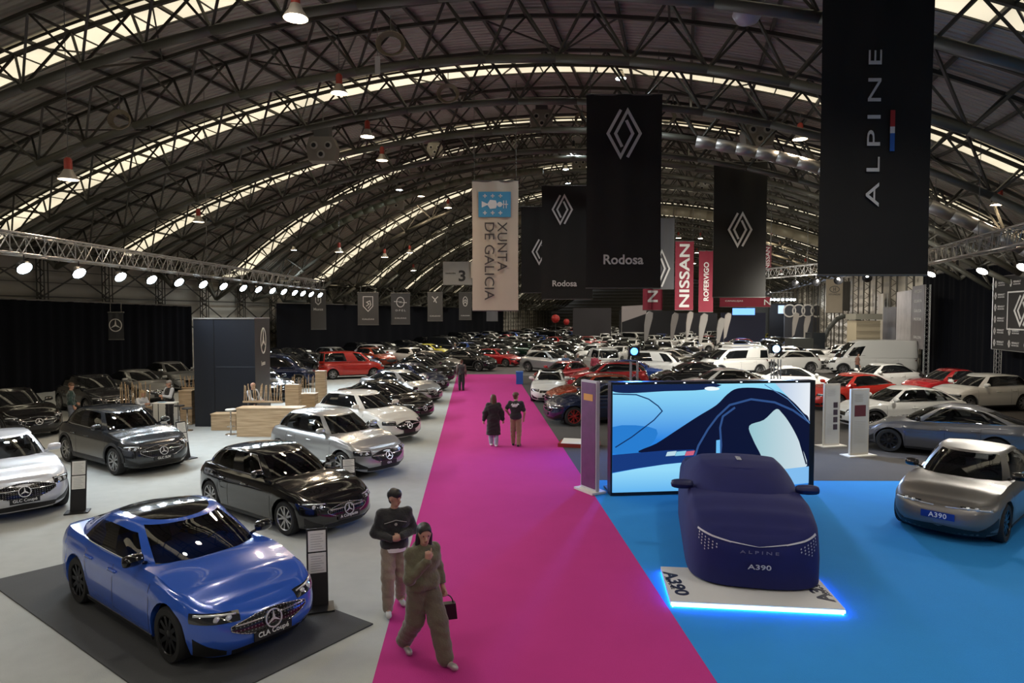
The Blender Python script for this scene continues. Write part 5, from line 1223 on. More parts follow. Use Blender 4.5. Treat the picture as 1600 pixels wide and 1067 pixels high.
for k, (u, v, Y) in enumerate(((970, 123, 27.5), (896, 237, 40), (884, 265, 47), (888, 287, 54), (624, 297, 45), (459, 391, 52), (1040, 352, 68), (1211, 398, 95))):
    lab = ['cold white lamp above the wide black banner', 'upper cold white lamp left of the wide black banner', 'middle cold white lamp left of the wide black banner', 'lowest cold white lamp left of the wide black banner', 'cold white lamp above the nozzle box at left', 'small cold lamp low between the left skylight bands', 'cold lamp right below the wide black banner top', 'cold lamp far away right of the black diamond banner'][k]
    pendant(u, v, Y, lab, .22, 900, (.82, .93, 1), M_COOL, cap=M_BLK)
# lamps over the far rows (seen only as dots)
n = 0
for Y in (62, 78, 96, 116, 140):
    for X in (-26, -12, 2, 13):
        q = HC(X, Y); n += 1
        v_ = 492 - (roofZ(X, Y) - 2.6 - CAMH) * FPX / q.y
        pendant(800 + q.x / q.y * FPX, v_, q.y, '%s pendant lamp of the roof row %s, counted from the left wall' % (ORD[(n - 1) % 4], ['nearest beyond the banners', 'second beyond the banners', 'third beyond the banners', 'fourth beyond the banners', 'at the far end'][(n - 1) // 4]), .28, 1900, (1, .93, .82), M_NEUT)
# unseen fill lamps added above and behind the viewpoint, in line with the others
for xi, X in enumerate((-20, -8, 4, 14)):
    for D in (-8, 1, 10):
        q = HC(X, D, roofZ(X, D) - 3.0); root = thing('pendant_lamp', '%s added overhead fill lamp from the left in the %s row nearest the viewpoint' % (ORD[xi], ORD[int((10 - D) // 9)]), 'lamp', q, 0, 'added fill lamps overhead'); r = .28
        obj('lamp_shade', MB().lathe([(r, 0), (r * .95, .05), (r * .62, .17), (r * .42, .30), (.0, .31)], 18), M_SHADE, root, smooth=True, ang=50); obj('lamp_cap', MB().lathe([(r * .36, .28), (r * .38, .60), (0, .66)], 12), M_CAP, root, smooth=True, ang=50)
        obj('bulb', MB().lathe([(0, .01), (r * .93, .012)], 18), M_NEUT, root); obj('wire', MB().tube((0, 0, .64), (0, 0, 2.9), .012, 4), M_CABLE, root)
        spot('lamp_light', (0, 0, -.03), 620, (1, .93, .84), (0, 0, 0), 165, r, root, .5)
# ---------------------------------------------------------------- roof services
M_BOX = mat('nozzle_box', (.27, .25, .20), .6); M_HOLE = mat('nozzle_dark', (.02, .02, .02), .8)
for k, (u, v, Y, s) in enumerate(((505, 236, 31, 1.15), (846, 189, 33, .95), (1183, 212, 30, 1.15), (620, 318, 50, .95), (905, 258, 50, .9), (1095, 291, 52, .9), (680, 235, 40, .8))):
    lab = ['left of the lit disc lamp', 'left of the wide black banner', 'above the black diamond banner', 'below the cold white lamp at left', 'between the two left diamond banners', 'right of the wide black banner', 'far behind the lit disc lamp'][k]
    o = thing('air_nozzle_box', 'beige ventilation box with round nozzles ' + lab, 'vent', P(u, v, Y)); mb = MB(); mb.prism([(-.5 * s, -.45 * s), (.5 * s, -.45 * s), (.6 * s, .1 * s), (.45 * s, .5 * s), (-.45 * s, .5 * s), (-.6 * s, .1 * s)], 'y', -.3 * s, .3 * s)
    obj('box', mb, M_BOX, o); obj('neck', MB().box((0, 0, .75 * s), (.6 * s, .5 * s, .6 * s)), mat('nozzle_neck', (.12, .12, .11), .6), o)
    for x, z in ((-.28, .15), (.28, .15), (0, -.2)):
        nz = obj('nozzle', MB().lathe([(.16 * s, -.34 * s), (.15 * s, -.30 * s)], 14, axis='y', c=(x * s, 0, z * s)).lathe([(.16 * s, -.34 * s), (.09 * s, -.36 * s)], 14, axis='y', c=(x * s, 0, z * s)), mat('nozzle_ring', (.42, .40, .34), .5), o, smooth=True)
        obj('nozzle_opening', MB().lathe([(0, -.355 * s), (.09 * s, -.355 * s)], 14, axis='y', c=(x * s, 0, z * s)), M_HOLE, nz)
    obj('hanger', MB().tube((0, 0, 1.0 * s), (0, 0, 1.9 * s), .03, 5), M_CABLE, o)
M_HOSE = mat('cable_coil', (.26, .22, .14), .7)
for k, (u, v, Y, s) in enumerate(((186, 187, 21.5, .36), (610, 68, 20, .42), (700, 146, 26, .42), (1042, 181, 30, .40), (910, 186, 32, .36))):
    lab = ['above the long left skylight band', 'at the top left of the middle', 'on the second arch left of the middle', 'right of the wide black banner top', 'left of the wide black banner top'][k]
    o = thing('cable_coil', 'pale cable coil hung from the roof ' + lab, 'cable', P(u, v, Y)); mb = MB()
    for q in range(5):
        rr = s * (1 - .06 * q); pts = [Vector((rr * cos(2 * pi * i / 18), .03 * q + .01 * sin(i * 2.), rr * .85 * sin(2 * pi * i / 18))) for i in range(19)]; mb.path(pts, .022, 5)
    obj('coil', mb, M_HOSE, o); obj('hook', MB().tube((0, .05, s * .8), (0, .05, s * .8 + .5), .015, 4), M_CABLE, o)
o = thing('dome_pod', 'round white double dome hanging at the top edge right of the middle', 'lamp', P(1168, 26, 17)); obj('upper_dome', MB().lathe([(0, .55), (.30, .52), (.42, .38), (.40, .30), (.0, .30)], 20), M_BOX, o, smooth=True, ang=40)
obj('lower_dome', MB().lathe([(0, .22), (.33, .20), (.37, .05), (.25, -.14), (0, -.22)], 20), mat('dome_glass', (.42, .40, .42), .3), o, smooth=True, ang=60); obj('stem', MB().tube((0, 0, .2), (0, 0, 1.4), .04, 6), M_CABLE, o); obj('dome_hub', MB().lathe([(0, -.03), (.05, 0), (0, .05)], 10, c=(0, -.34, .02)), M_BLK, o)
o = obj('wall_sign', MB().box((0, 0, 0), (.16, .04, .55)), mat('marker_white', (.5, .5, .48), .6), loc=P(590, 102, 21)); tag(o, 'small white marker plate hanging from the roof arch beside the coil', 'sign'); o.name = 'hanging_marker'
obj('wire', MB().tube((0, 0, .27), (0, 0, 1.2), .01, 4), M_CABLE, o)
def duct(D, X0, X1, drop, r, m, label):
    Xs = np.linspace(X0, X1, 22); o = obj('air_duct', MB().path([HC(X, D, roofZ(X, D) - drop) for X in Xs], r, 12), m, smooth=True); return tag(o, label, 'duct')
duct(28.9, .5, 17, 2.35, .24, mat('duct_silver', (.34, .32, .30), .4, .6), 'silvery textile air duct bending along the arch right of the wide black banner')
duct(61, -18, 12, 2.5, .42, mat('duct_cream', (.38, .34, .24), .5, .3), 'cream air duct crossing under the roof behind the wide black banner')
duct(43.5, -26, -9, 2.6, .22, mat('duct_green', (.16, .17, .11), .45, .3), 'greenish air duct along the arch left of the cream banner')
# ---------------------------------------------------------------- left stand
M_WOOD = mat('oak_board', (.40, .26, .14), .55); N, L, b_ = nodes(M_WOOD); tc = N.new('ShaderNodeTexCoord'); mp = N.new('ShaderNodeMapping'); mp.inputs['Scale'].default_value = (.6, .6, 14); L.new(tc.outputs['Object'], mp.inputs[0])
nz = N.new('ShaderNodeTexNoise'); nz.inputs['Scale'].default_value = 1.6; nz.inputs['Detail'].default_value = 5; L.new(mp.outputs[0], nz.inputs['Vector']); rp = N.new('ShaderNodeValToRGB'); rp.color_ramp.elements[0].color = (.38, .26, .15, 1); rp.color_ramp.elements[1].color = (.66, .50, .32, 1); rp.color_ramp.elements[0].position = .35; rp.color_ramp.elements[1].position = .65
L.new(nz.outputs[0], rp.inputs[0]); L.new(rp.outputs[0], b_.inputs['Base Color'])
# mat under the blue coupe
Lc, Rc = G(-19, 911), G(583, 977); A_ = Vector((.584, .812, 0)); B2 = Vector((-.812, .584, 0)); bb = (Lc - Rc).dot(B2)
cs = [Rc - A_ * .0, Rc + B2 * bb, Rc + B2 * bb + A_ * 2.62, Rc + A_ * 2.62]; cs = [Rc, Rc + A_ * .0 + B2 * bb, None, None]
q0 = Rc; q1 = Rc - A_ * 2.65; q2 = q1 + B2 * bb; q3 = q0 + B2 * bb
# the mat's corner towards the camera is q1; the blue coupe stands on its far half
back = (Lc - q3).dot(A_)
q3 = Lc + A_ * 2.6; q2 = Lc; q1 = Rc - A_ * (2.62)
fl = lambda p, z: (p.x, p.y, z)
cor = [G(583, 977), G(239, 850), G(-19, 911), G(281, 1127)]
o = obj('floor_mat', MB().add([fl(p, .0105) for p in cor] + [fl(p, .029) for p in cor], [(4, 5, 6, 7), (0, 1, 5, 4), (1, 2, 6, 5), (2, 3, 7, 6), (3, 0, 4, 7)]), vary(mat('mat_grey', (.060, .062, .064), .9), 3, .1, .3, 80)); tag(o, 'dark grey rectangular mat under the bright blue coupe', 'mat')
def info_stand(u, v, h_, w_, rz, label, m=M_BLK):
    g = G(u, v, .03); o = thing('info_stand', label, 'sign stand', (g.x, g.y, .030 if u == 497 else .0125), rz)
    obj('base', MB().box((0, .0, .012), (w_ * 1.5, .34, .024)), m, o); R = Matrix.Rotation(-.20, 3, 'X')
    def at(z): return Vector((0, .06, 0)) + R @ Vector((0, 0, z))
    obj('panel', MB().box(at(h_ / 2 + .02), (w_, .022, h_), R), m, o)
    for z0, z1 in ((.42, .68), (.70, .97)):
        obj('paper_sheet', MB().box(at(h_ * (z0 + z1) / 2 + .02) + R @ Vector((0, -.015, 0)), (w_ * .84, .006, h_ * (z1 - z0)), R), M_CARD, o)
        tx = MB()
        for k in range(7): tx.box(at(h_ * (z0 + .03 + (z1 - z0 - .06) * k / 6.5) + .02) + R @ Vector((-.01 * (k % 3), -.0195, 0)), (w_ * (.62 - .08 * (k % 3)), .002, .006), R)
        obj('print_line', tx, mat('print_grey', (.35, .35, .34), .7), o)
info_stand(497, 951, 1.10, .30, radians(18), 'black info stand with two white sheets right of the bright blue coupe')
info_stand(121, 799, 1.10, .30, radians(22), 'black info stand with two white sheets beside the white SUV coupe')
info_stand(546, 756, .62, .34, radians(20), 'low info stand with white sheets in front of the silver compact SUV')
info_stand(292, 716, 1.10, .32, radians(60), 'black info stand beside the nose of the black SUV')
# black tower
a = G(305, 667); b = G(400, 667); c = Vector((-10.35, 28.4, 0)); tw = thing('display_tower', 'tall black tower cabin with white star logo behind the wooden counters', 'display tower', (0, 0, .012))
pts = [a, b, c, c + (a - b)]; M_TW = mat('tower_black', (.014, .017, .025), .35); M_TB = mat('tower_brown', (.030, .024, .020), .5)
obj('tower_front', MB().prism([(p.x, p.y) for p in pts], 'z', 0, 4.14), M_TW, tw)
n_ = Vector(((c - b).y, -(c - b).x, 0)).normalized()
obj('side_panel', MB().add([fl(b + n_ * .006, .02), fl(c + n_ * .006, .02), fl(c + n_ * .006, 4.13), fl(b + n_ * .006, 4.13), fl(b, .02), fl(c, .02), fl(c, 4.13), fl(b, 4.13)], [(0, 1, 2, 3), (3, 2, 6, 7), (0, 3, 7, 4), (1, 5, 6, 2)]), M_TB, tw)
obj('top_edge', MB().path([fl(p, 4.15) and Vector(fl(p, 4.155)) for p in pts + [pts[0]]], .03, 4), mat('tower_edge', (.25, .24, .22), .5), tw)
dn = (b - a).normalized(); fn = Vector((dn.y, -dn.x, 0))
sm = MB(); sm.box(a.lerp(b, .33) + fn * .004 + Vector((0, 0, 2.07)), (.012, .012, 4.1)); obj('panel_joint', sm, M_BLK, tw); obj('panel_joint', MB().tube(a.lerp(b, .36) + fn * .005 + Vector((0, 0, 2.3)), b + fn * .005 + Vector((0, 0, 2.3)), .008, 4), mat('joint_light', (.12, .14, .17), .4), tw)
cc = b.lerp(c, .5) + n_ * .02; dcb = (c - b).normalized()
obj('star_logo', xform(star_logo(.50, .02), face_M((cc.x, cc.y, 3.25), dcb, (0, 0, 1))), M_WSIGN, tw); lettering('Louzao', .75, M_WSIGN, tw, face_M((cc.x, cc.y, 2.35), dcb, (0, 0, 1)), 'lettering', .01)
def counter(name, u0, u1, v, depth, h_, label, cat='counter', m=M_WOOD, ang=0.0, top=True):
    a, b = G(u0, v), G(u1, v); w_ = (b - a).length; o = thing(name, label, cat, ((a.x + b.x) / 2, (a.y + b.y) / 2, .0125), ang)
    obj('counter_body', MB().box((0, depth / 2, h_ / 2), (w_, depth, h_)), m, o)
    if top: obj('counter_top', MB().box((0, depth / 2, h_ + .02), (w_ + .04, depth + .04, .04)), m, o)
    return o, w_
counter('wood_counter', 370, 470, 683, .6, .98, 'oak counter block in front of the bald person')
counter('wood_bench', 330, 368, 673, .5, .58, 'low oak box at the foot of the black tower')
counter('wood_counter', 280, 300, 664, .5, 1.3, 'oak counter block left of the black tower')
counter('wood_counter', 200, 228, 664, .5, .62, 'low oak block behind the nose of the black SUV')
counter('oak_block', 446, 467, 663, .35, 1.55, 'upright oak box right of the slatted screen', 'block', top=False)
counter('oak_block', 493, 508, 640, .35, 1.75, 'tall upright oak box in front of the bright red van', 'block', top=False)
counter('wood_counter', 467, 492, 655, .5, 1.0, 'oak counter between the two upright oak boxes')
def slats(u0, u1, v, z0, h_, label, n=14, yy=0.0):
    a, b = G(u0, v), G(u1, v); o = thing('slat_screen', label, 'screen', (a.x, a.y + yy, z0)); w_ = (b - a).length; r = random.Random(u0)
    for i in range(n):
        x = w_ * i / (n - 1); x2 = x + r.uniform(-.10, .10); obj('slat', MB().tube((x, r.uniform(-.04, .04), 0), (x2, r.uniform(-.12, .12), h_ * r.uniform(.88, 1)), .017, 4), M_WOOD, o)
    obj('slat_rail', MB().box((w_ / 2, 0, .03), (w_ + .06, .10, .06)), M_WOOD, o)
slats(376, 436, 676, 1.06, .72, 'screen of slanted oak sticks on the counter in front of the bald person', 16, .35)
slats(190, 232, 655, .0125, 1.55, 'screen of slanted oak sticks behind the black SUV', 14)
slats(455, 490, 650, .0125, 1.75, 'screen of slanted oak sticks between the two upright oak boxes', 10)
slats(281, 299, 662, 1.36, .55, 'short screen of oak sticks on the counter left of the black tower', 7, .3)
def stool(u, v, label, h_=.80, col=None):
    g = G(u, v); o = thing('bar_stool', label, 'stool', (g.x, g.y, .0125)); obj('base', MB().lathe([(0, .02), (.19, .012), (.20, 0)], 20), M_CHR, o, smooth=True, ang=40)
    obj('pole', MB().tube((0, 0, .01), (0, 0, h_), .022, 8), M_CHR, o, smooth=True); obj('seat', MB().lathe([(0, h_), (.18, h_), (.19, h_ + .03), (.17, h_ + .055), (0, h_ + .055)], 20), col or mat('stool_black', (.03, .03, .032), .5), o, smooth=True, ang=40)
    obj('foot_ring', MB().path([Vector((.13 * cos(2 * pi * i / 12), .13 * sin(2 * pi * i / 12), .28)) for i in range(13)], .009, 5), M_CHR, o)
stool(361, 679, 'bar stool beside the oak counter in front of the bald person', .86, M_WSIGN)
stool(281, 668, 'left one of the stool pair before the black tower'); stool(293, 673, 'right one of the stool pair before the black tower')
o = thing('side_table', 'small white-topped table between the two staff members', 'table', (-12.87, 24.6, .0125)); obj('table_top', MB().box((0, 0, 1.03), (.8, .45, .03)), M_WSIGN, o)
for x in (-.37, .37):
    for y in (-.19, .19): obj('leg', MB().tube((x, y, 0), (x, y, 1.02), .015, 4), M_BLK, o)
o = tag(obj('tablet', MB().box((0, 0, 0), (.26, .18, .012)), mat('tablet_blue', (.25, .45, .6), .3), loc=(-13.0, 24.6, 1.065)), 'pale blue brochure lying on the small table', 'brochure'); o.name = 'brochure'
# ---------------------------------------------------------------- big screen
s0, s1 = G(956, 776), G(1264, 767); sv = (s1 - s0); sw = sv.length; sd_ = sv.normalized(); sn = Vector((sd_.y, -sd_.x, 0)); SH = 2.70
SC = thing('led_screen', 'huge LED screen showing a blue car close-up behind the covered car', 'screen', (s0.x, s0.y, .0125), atan2(sd_.y, sd_.x))
M_SB = mat('screen_black', (.010, .011, .014), .4)
obj('cabinet', MB().box((sw / 2 + .05, .17, SH / 2), (sw + .16, .30, SH)), M_SB, SC)
sx = lambda u: (u - 140) / 735 * (sw - .02) + .01; sz = lambda v: SH - .06 - (v - 85) / 424 * (SH - .14)
LAYER = [0]
def lit(name, col, e=1.0): return mat('led_' + name, (0, 0, 0), .5, emit=col, es=e, spec=.2)
def shape(pts, m, name='picture_area', curve=True):
    LAYER[0] += 1; P2 = [(sx(u), sz(v)) for u, v in pts]
    if curve:
        Q = []; n = len(P2)
        for i in range(n):
            p0, p1, p2, p3 = [Vector(P2[(i + k) % n]) for k in (-1, 0, 1, 2)]
            for t in (0, .25, .5, .75): Q.append(tuple(.5 * ((2 * p1) + (p2 - p0) * t + (2 * p0 - 5 * p1 + 4 * p2 - p3) * t * t + (3 * p1 - p0 - 3 * p2 + p3) * t ** 3)))
        P2 = [(min(max(x, sx(140)), sx(875)), min(max(z, sz(509)), sz(85))) for x, z in Q]
    y = .018 - LAYER[0] * .0012
    mb = MB().add([(x, y, z) for x, z in P2], [tuple(range(len(P2)))]); me = mesh_of(name, mb, m)
    import bmesh
    bm = bmesh.new(); bm.from_mesh(me); bmesh.ops.triangulate(bm, faces=bm.faces); bm.to_mesh(me); bm.free()
    return obj(name, me, None, SC)
def line(pts, wd, m):
    LAYER[0] += 1; mb = MB(); stroke(mb, [(sx(u), sz(v)) for u, v in pts], wd, .001); return obj('picture_line', xform(mb, Matrix(((1, 0, 0, 0), (0, 0, -1, .018 - LAYER[0] * .0012), (0, 1, 0, 0), (0, 0, 0, 1)))), m, SC)
def led_grad(name, ca, cb, ax, a0, a1, e=1.0):
    m = lit(name, ca, e); N, L, b = nodes(m); tc = N.new('ShaderNodeTexCoord'); sp = N.new('ShaderNodeSeparateXYZ'); L.new(tc.outputs['Object'], sp.inputs[0]); mr = N.new('ShaderNodeMapRange')
    mr.inputs[1].default_value = a0; mr.inputs[2].default_value = a1; L.new(sp.outputs[ax], mr.inputs[0]); mx = N.new('ShaderNodeMix'); mx.data_type = 'RGBA'; mx.inputs['A'].default_value = (*ca, 1); mx.inputs['B'].default_value = (*cb, 1)
    L.new(mr.outputs[0], mx.inputs['Factor']); L.new(mx.outputs['Result'], b.inputs['Emission Color']); return m
NAVY = lit('navy', (.003, .006, .032)); NAVY2 = lit('navy2', (.006, .018, .08)); SKYB = led_grad('sky', (.02, .22, .75), (.30, .75, .95), 2, 1.3, 2.7)
shape([(140, 85), (875, 85), (875, 509), (140, 509)], SKYB, curve=False)
shape([(140, 85), (520, 85), (470, 108), (330, 112), (200, 118), (140, 110)], NAVY2)
shape([(140, 250), (300, 262), (255, 345), (140, 352)], lit('midblue', (.02, .20, .62)))
shape([(740, 85), (875, 85), (875, 300), (835, 215), (790, 140)], led_grad('haze', (.45, .58, .78), (.80, .85, .90), 0, sx(740), sx(875)), curve=False)
shape([(235, 352), (300, 318), (370, 270), (450, 215), (520, 170), (560, 128), (600, 104), (680, 104), (760, 122), (810, 160), (850, 205), (875, 245), (875, 425), (790, 440), (600, 440), (450, 380), (400, 352)], NAVY)
shape([(645, 255), (700, 232), (745, 190), (768, 205), (800, 250), (835, 320), (868, 420), (800, 438), (715, 432), (690, 372), (660, 310)], led_grad('seat', (.30, .55, .62), (.62, .72, .78), 0, sx(640), sx(860)), curve=True)
line([(765, 175), (800, 235), (835, 310), (865, 415)], .035, NAVY)
shape([(140, 360), (250, 352), (340, 346), (440, 345), (440, 392), (330, 402), (230, 415), (140, 430)], lit('stripe', (.008, .04, .20)), curve=False)
shape([(140, 432), (230, 416), (330, 402), (436, 393), (430, 440), (418, 509), (140, 509)], led_grad('lower', (.10, .42, .85), (.30, .70, .95), 2, 0, .6), curve=False)
shape([(740, 436), (875, 424), (875, 492), (800, 498), (770, 470)], lit('pale', (.22, .5, .85)), curve=False)
line([(437, 390), (455, 330), (490, 265), (525, 215), (570, 170), (650, 148), (740, 162), (810, 195), (875, 245)], .05, lit('arc', (.03, .08, .24)))
line([(535, 395), (540, 330), (535, 260), (545, 215), (590, 180)], .05, lit('arc2', (.03, .08, .24)))
line([(140, 120), (225, 124), (270, 142), (305, 170), (320, 190), (290, 225), (210, 290), (150, 330)], .028, lit('line', (.005, .03, .12)))
line([(700, 90), (790, 150), (850, 215), (875, 250)], .02, lit('arc3', (.10, .22, .45)))
shape([(475, 103), (485, 97), (505, 96), (525, 100), (531, 105), (520, 110), (490, 111)], lit('white', (.85, .95, 1)))
shape([(521, 310), (535, 308), (536, 385), (521, 388)], lit('cyan', (.15, .5, .9)), curve=False)
for k, (u0, u1, c) in enumerate(((338, 372, (.5, .7, .8)), (372, 408, (.25, .6, .8)), (408, 440, (.6, .12, .2)))): shape([(u0 - 4, 369), (u0 + 2, 352), (u1 + 2, 349), (u1 - 4, 367)], lit('flag%d' % k, c), curve=False)
for k in range(7): obj('rim_light', MB().box((sw * (.07 + .143 * k), .01, SH - .025), (.035, .02, .02)), glow('rim_glow', (.8, .9, 1), 3), SC)
obj('foot', MB().box((sw / 2, .4, .03), (sw, .8, .05)), M_SB, SC)
for x in (.4, sw - .4): obj('back_brace', MB().path([Vector((x, .32, SH - .3)), Vector((x, .78, .04))], .03, 6), M_ALU, SC)
# covered car on its lit plinth
al = Vector((2.62, 9.72, 0)); pl = G(1048, 938, .11); pr = G(1321, 951, .11); bl_ = G(1046, 886, .11); pv = (pr - pl); pvn = pv.normalized(); pn_ = Vector((-pvn.y, pvn.x, 0)); dep = 1.35
PLT = thing('car_plinth', 'low white plinth with glowing blue edge under the front of the covered car', 'plinth', (pl.x, pl.y, .0125), atan2(pvn.y, pvn.x)); pw = pv.length
M_PW = mat('plinth_white', (.62, .62, .62), .5)
obj('plinth_top', MB().box((pw / 2, dep / 2, .060), (pw, dep, .06)), M_PW, PLT)
M_EDGE = mat('edge_light', (.5, .6, .8), .5, emit=(.02, .14, 1.0), es=90); M_EDW = mat('edge_white', (.8, .8, .8), .5, emit=(.45, .72, 1.0), es=3.2)
obj('edge_strip', MB().box((pw / 2, -.006, .052), (pw, .012, .04)), M_EDW, PLT)
for c, d in (((pw / 2, .03, .014), (pw - .04, .02, .022)), ((.03, dep / 2, .014), (.02, dep, .022)), ((pw - .03, dep / 2, .014), (.02, dep, .022))): obj('light_strip', MB().box(c, d), M_EDGE, PLT)
M_PB = mat('plinth_print', (.01, .012, .04), .5)
for x, r0 in ((.16, pi / 2 - .12), (pw - .20, pi / 2 + .12)):
    lettering('A390', .92, M_PB, PLT, Matrix.Translation((x, dep * .50, .0905)) @ Matrix.Rotation(-r0 if x < 1 else r0, 4, 'Z'), 'lettering', .03, 1, .22)
    lettering('ALPINE', .5, M_PB, PLT, Matrix.Translation((x + (-.10 if x < 1 else .12), dep * .5, .0905)) @ Matrix.Rotation(-r0 if x < 1 else r0, 4, 'Z'), 'lettering', .01, 1, .05)
PAINT['cover'] = mat('paint_cover', (.008, .011, .105), .85, coat=0)
vary(PAINT['cover'], 3, .2)
cc = dict(SPEC['fastback'], cover=True, hem=.03, sill=.16, L=4.75, W=2.06, clad=False, top=[(0, .80), (.12, .88), (.6, 1.0), (1.2, 1.10), (2.6, 1.12), (3.9, 1.16), (4.4, 1.12), (4.75, 1.0)],
    gh=dict(x=(1.22, 2.0, 3.4, 4.5), yb=.93, yr=.66, roof=[(1.9, 1.42), (2.4, 1.47), (2.9, 1.47), (3.5, 1.40), (4.1, 1.30)], k=(.12, .82), side=(.70, -.66), kr=1.3, taper=.10), sec=[(-.3, 1.0), (0, 1.0), (.3, 1.0), (.6, .985), (.8, .97), (.92, .94), (1, .88)], nose=[(-.3, -.04), (0, -.03), (.3, 0), (.6, 0), (.8, -.03), (.93, -.10), (1, -.2)])
cv, BC, gc = make_car('covered_car', cc, near=True, pt='cover')
# merge the cabin's cloth: windows are covered too
_b, ws_, sd2, rw_, rf_, _g, _x = build_cabin(BC, 48)
allm = MB(); [allm.add(m_.v, m_.f) for m_ in [ws_, rw_] + list(sd2.values())]
obj('cover_cloth', allm, PAINT['cover'], cv, smooth=True, merge=True)
for sd in (1, -1):
    X = BC.a - 1.75; mm = MB(); rows = []
    for i in range(9):
        t = pi * i / 8; rr = sin(t) ** .45; rows.append([Vector((X + .09 * rr * cos(p), sd * (BC.w * .84 + .19 - .20 * cos(t)), 1.16 + .09 * rr * sin(p))) for p in [2 * pi * q / 12 for q in range(13)]])
    mm.grid(rows); obj('mirror_cover', mm, mat('cover_mirror', (.012, .016, .09), .5), cv, smooth=True)
M_PR = mat('cover_print', (.55, .55, .62), .6)
for sd in (1, -1):
    obj('printed_lamp', zstrip(BC, .42, 1.02, lambda u: .70 + .10 * u, lambda u: .715 + .11 * u, 8, 1, .012, (sd,)), M_PR, cv)
    dm = MB()
    for i in range(6):
        for j in range(5 - abs(i - 3) // 1):
            t_ = .62 + i * .065; z_ = .66 - j * .045 + i * .022; p = BC.F(t_, z_, sd, .010); e1 = BC.F(t_ + .026, z_, sd, .010); e2 = BC.F(t_ + .004, z_ + .016, sd, .010); dm.add([p, (p + e1) / 2 + (e2 - p) , e1, (p + e1) / 2 - (e2 - p)], [(0, 1, 2, 3)])
    obj('printed_dots', dm, M_PR, cv); cv.children[-1]
obj('printed_line', zstrip(BC, 0, .42, lambda u: .665 + .04 * u, lambda u: .672 + .045 * u, 8, 1, .012), M_PR, cv)
fz = BC.F(0, .60, 1); lettering('A L P I N E', .56, mat('cover_print_dim', (.20, .20, .30), .6), cv, face_M((fz.x + .03, 0, .60), (0, 1, 0), (0, 0, 1)), 'lettering', .0, 1, .045)
fz = BC.F(0, .38, 1); lettering('A390', .34, M_PR, cv, face_M((fz.x + .03, 0, .38), (0, 1, 0), (0, 0, 1)), 'lettering', .01, 1, .075)
lettering('A390', .30, M_PR, cv, Matrix.Translation((BC.a - 2.5, 0, 1.512)) @ Matrix.Rotation(0, 4, 'Z'), 'lettering', .02, 1, .09)
hv = Vector((-.20, -.98, 0)).normalized(); fr_ = P(1186, 900, 9.95); fr_.z = 0; put(cv, fr_.x - hv.x * 2.375, fr_.y - hv.y * 2.375, atan2(hv.y, hv.x), .104)
tag(cv, 'car hidden under a dark blue printed cover in front of the big screen', 'car')
# the carpeted floor block carrying the rear wheels of the covered car
o = tag(obj('rear_plinth', MB().box((0, 0, .045), (1.75, 2.6, .09)), mat('blue_carpet', (0, 0, 0)), loc=(fr_.x - hv.x * 3.1, fr_.y - hv.y * 3.1, .0125), rot=(0, 0, atan2(hv.y, hv.x) + pi / 2)), 'low blue carpeted block under the rear of the covered car', 'plinth')
# side panel box at the left end of the screen
a = G(914, 768); o = thing('roll_up_display', 'tall narrow magenta panel display at the left end of the big screen', 'display', (a.x + .12, a.y, .0125), -1.05)
obj('base', MB().box((0, 0, .03), (.75, .42, .05)), M_WSIGN, o); obj('panel', MB().box((0, 0, 1.38), (.62, .10, 2.65)), mat('panel_edge', (.55, .52, .55), .5), o); obj('printed_face', MB().box((-.0, -.055, 1.38), (.56, .012, 2.55)), vary(mat('panel_magenta', (.13, .03, .12), .5), 4, .4), o); obj('printed_patch', MB().box((0, -.064, 2.3), (.36, .006, .16)), mat('panel_orange', (.65, .30, .05), .5), o)
a = G(905, 697); o = thing('brochure_table', 'low red stand with white printed sheet at the carpet edge left of the big screen', 'stand', (a.x, a.y, .0085), -.25); obj('base', MB().box((0, 0, .06), (1.3, .7, .12)), mat('stand_red', (.3, .03, .02), .6), o); obj('sheet', MB().box((0, -.05, .15), (1.1, .6, .03), Matrix.Rotation(.1, 3, 'X')), M_CARD, o)
o = thing('waste_bin', 'blue bin at the right edge of the pink carpet far down the aisle', 'bin', (*(G(808, 600).xy + Vector((.15, 0))), .013)); obj('bin_body', MB().box((0, 0, .36), (.42, .42, .72)), mat('bin_blue', (.03, .14, .55), .5), o); obj('bin_lid', MB().box((0, 0, .75), (.46, .46, .06)), mat('bin_lid', (.05, .2, .6), .5), o)
# upright info panels
for k, (u, v, w_, h_, lab) in enumerate(((1298, 697, .60, 2.02, 'upright white info panel with four small pictures, nearer the big screen'), (1341, 712, .66, 2.02, 'upright white info panel with one reddish picture, right of the other'))):
    g = G(u, v); o = thing('info_board', lab, 'panel', (g.x, g.y, .0085), radians(14)); obj('base', MB().box((0, 0, .015), (w_ * 1.5, .42, .03)), M_WSIGN, o); obj('board', MB().box((0, 0, h_ / 2 + .03), (w_, .07, h_)), mat('board_cream', (.55, .52, .46), .5), o)
    obj('sheet', MB().box((0, -.038, h_ / 2 + .03), (w_ * .86, .008, h_ * .94)), mat('sheet_grey', (.50, .51, .50), .5), o); pm_ = mat('pic_dark', (.05, .035, .05), .4)
    if k == 0:
        for q in range(4): obj('picture', MB().box((.12, -.044, 1.35 - q * .24), (.16, .006, .18)), pm_, o)
    else: obj('picture', MB().box((.0, -.044, 1.38), (.40, .006, .34)), mat('pic_red', (.12, .03, .04), .4), o)
    tx = MB()
    for q in range(9): tx.box((-.05, -.043, 1.88 - q * .028), (.34 - .04 * (q % 3), .004, .008))
    for q in range(14): tx.box((-.10 if k == 0 else 0, -.043, 1.05 - q * .05), (.18 if k == 0 else .4, .004, .007))
    obj('print_line', tx, mat('print_grey', (.35, .35, .34), .7), o)
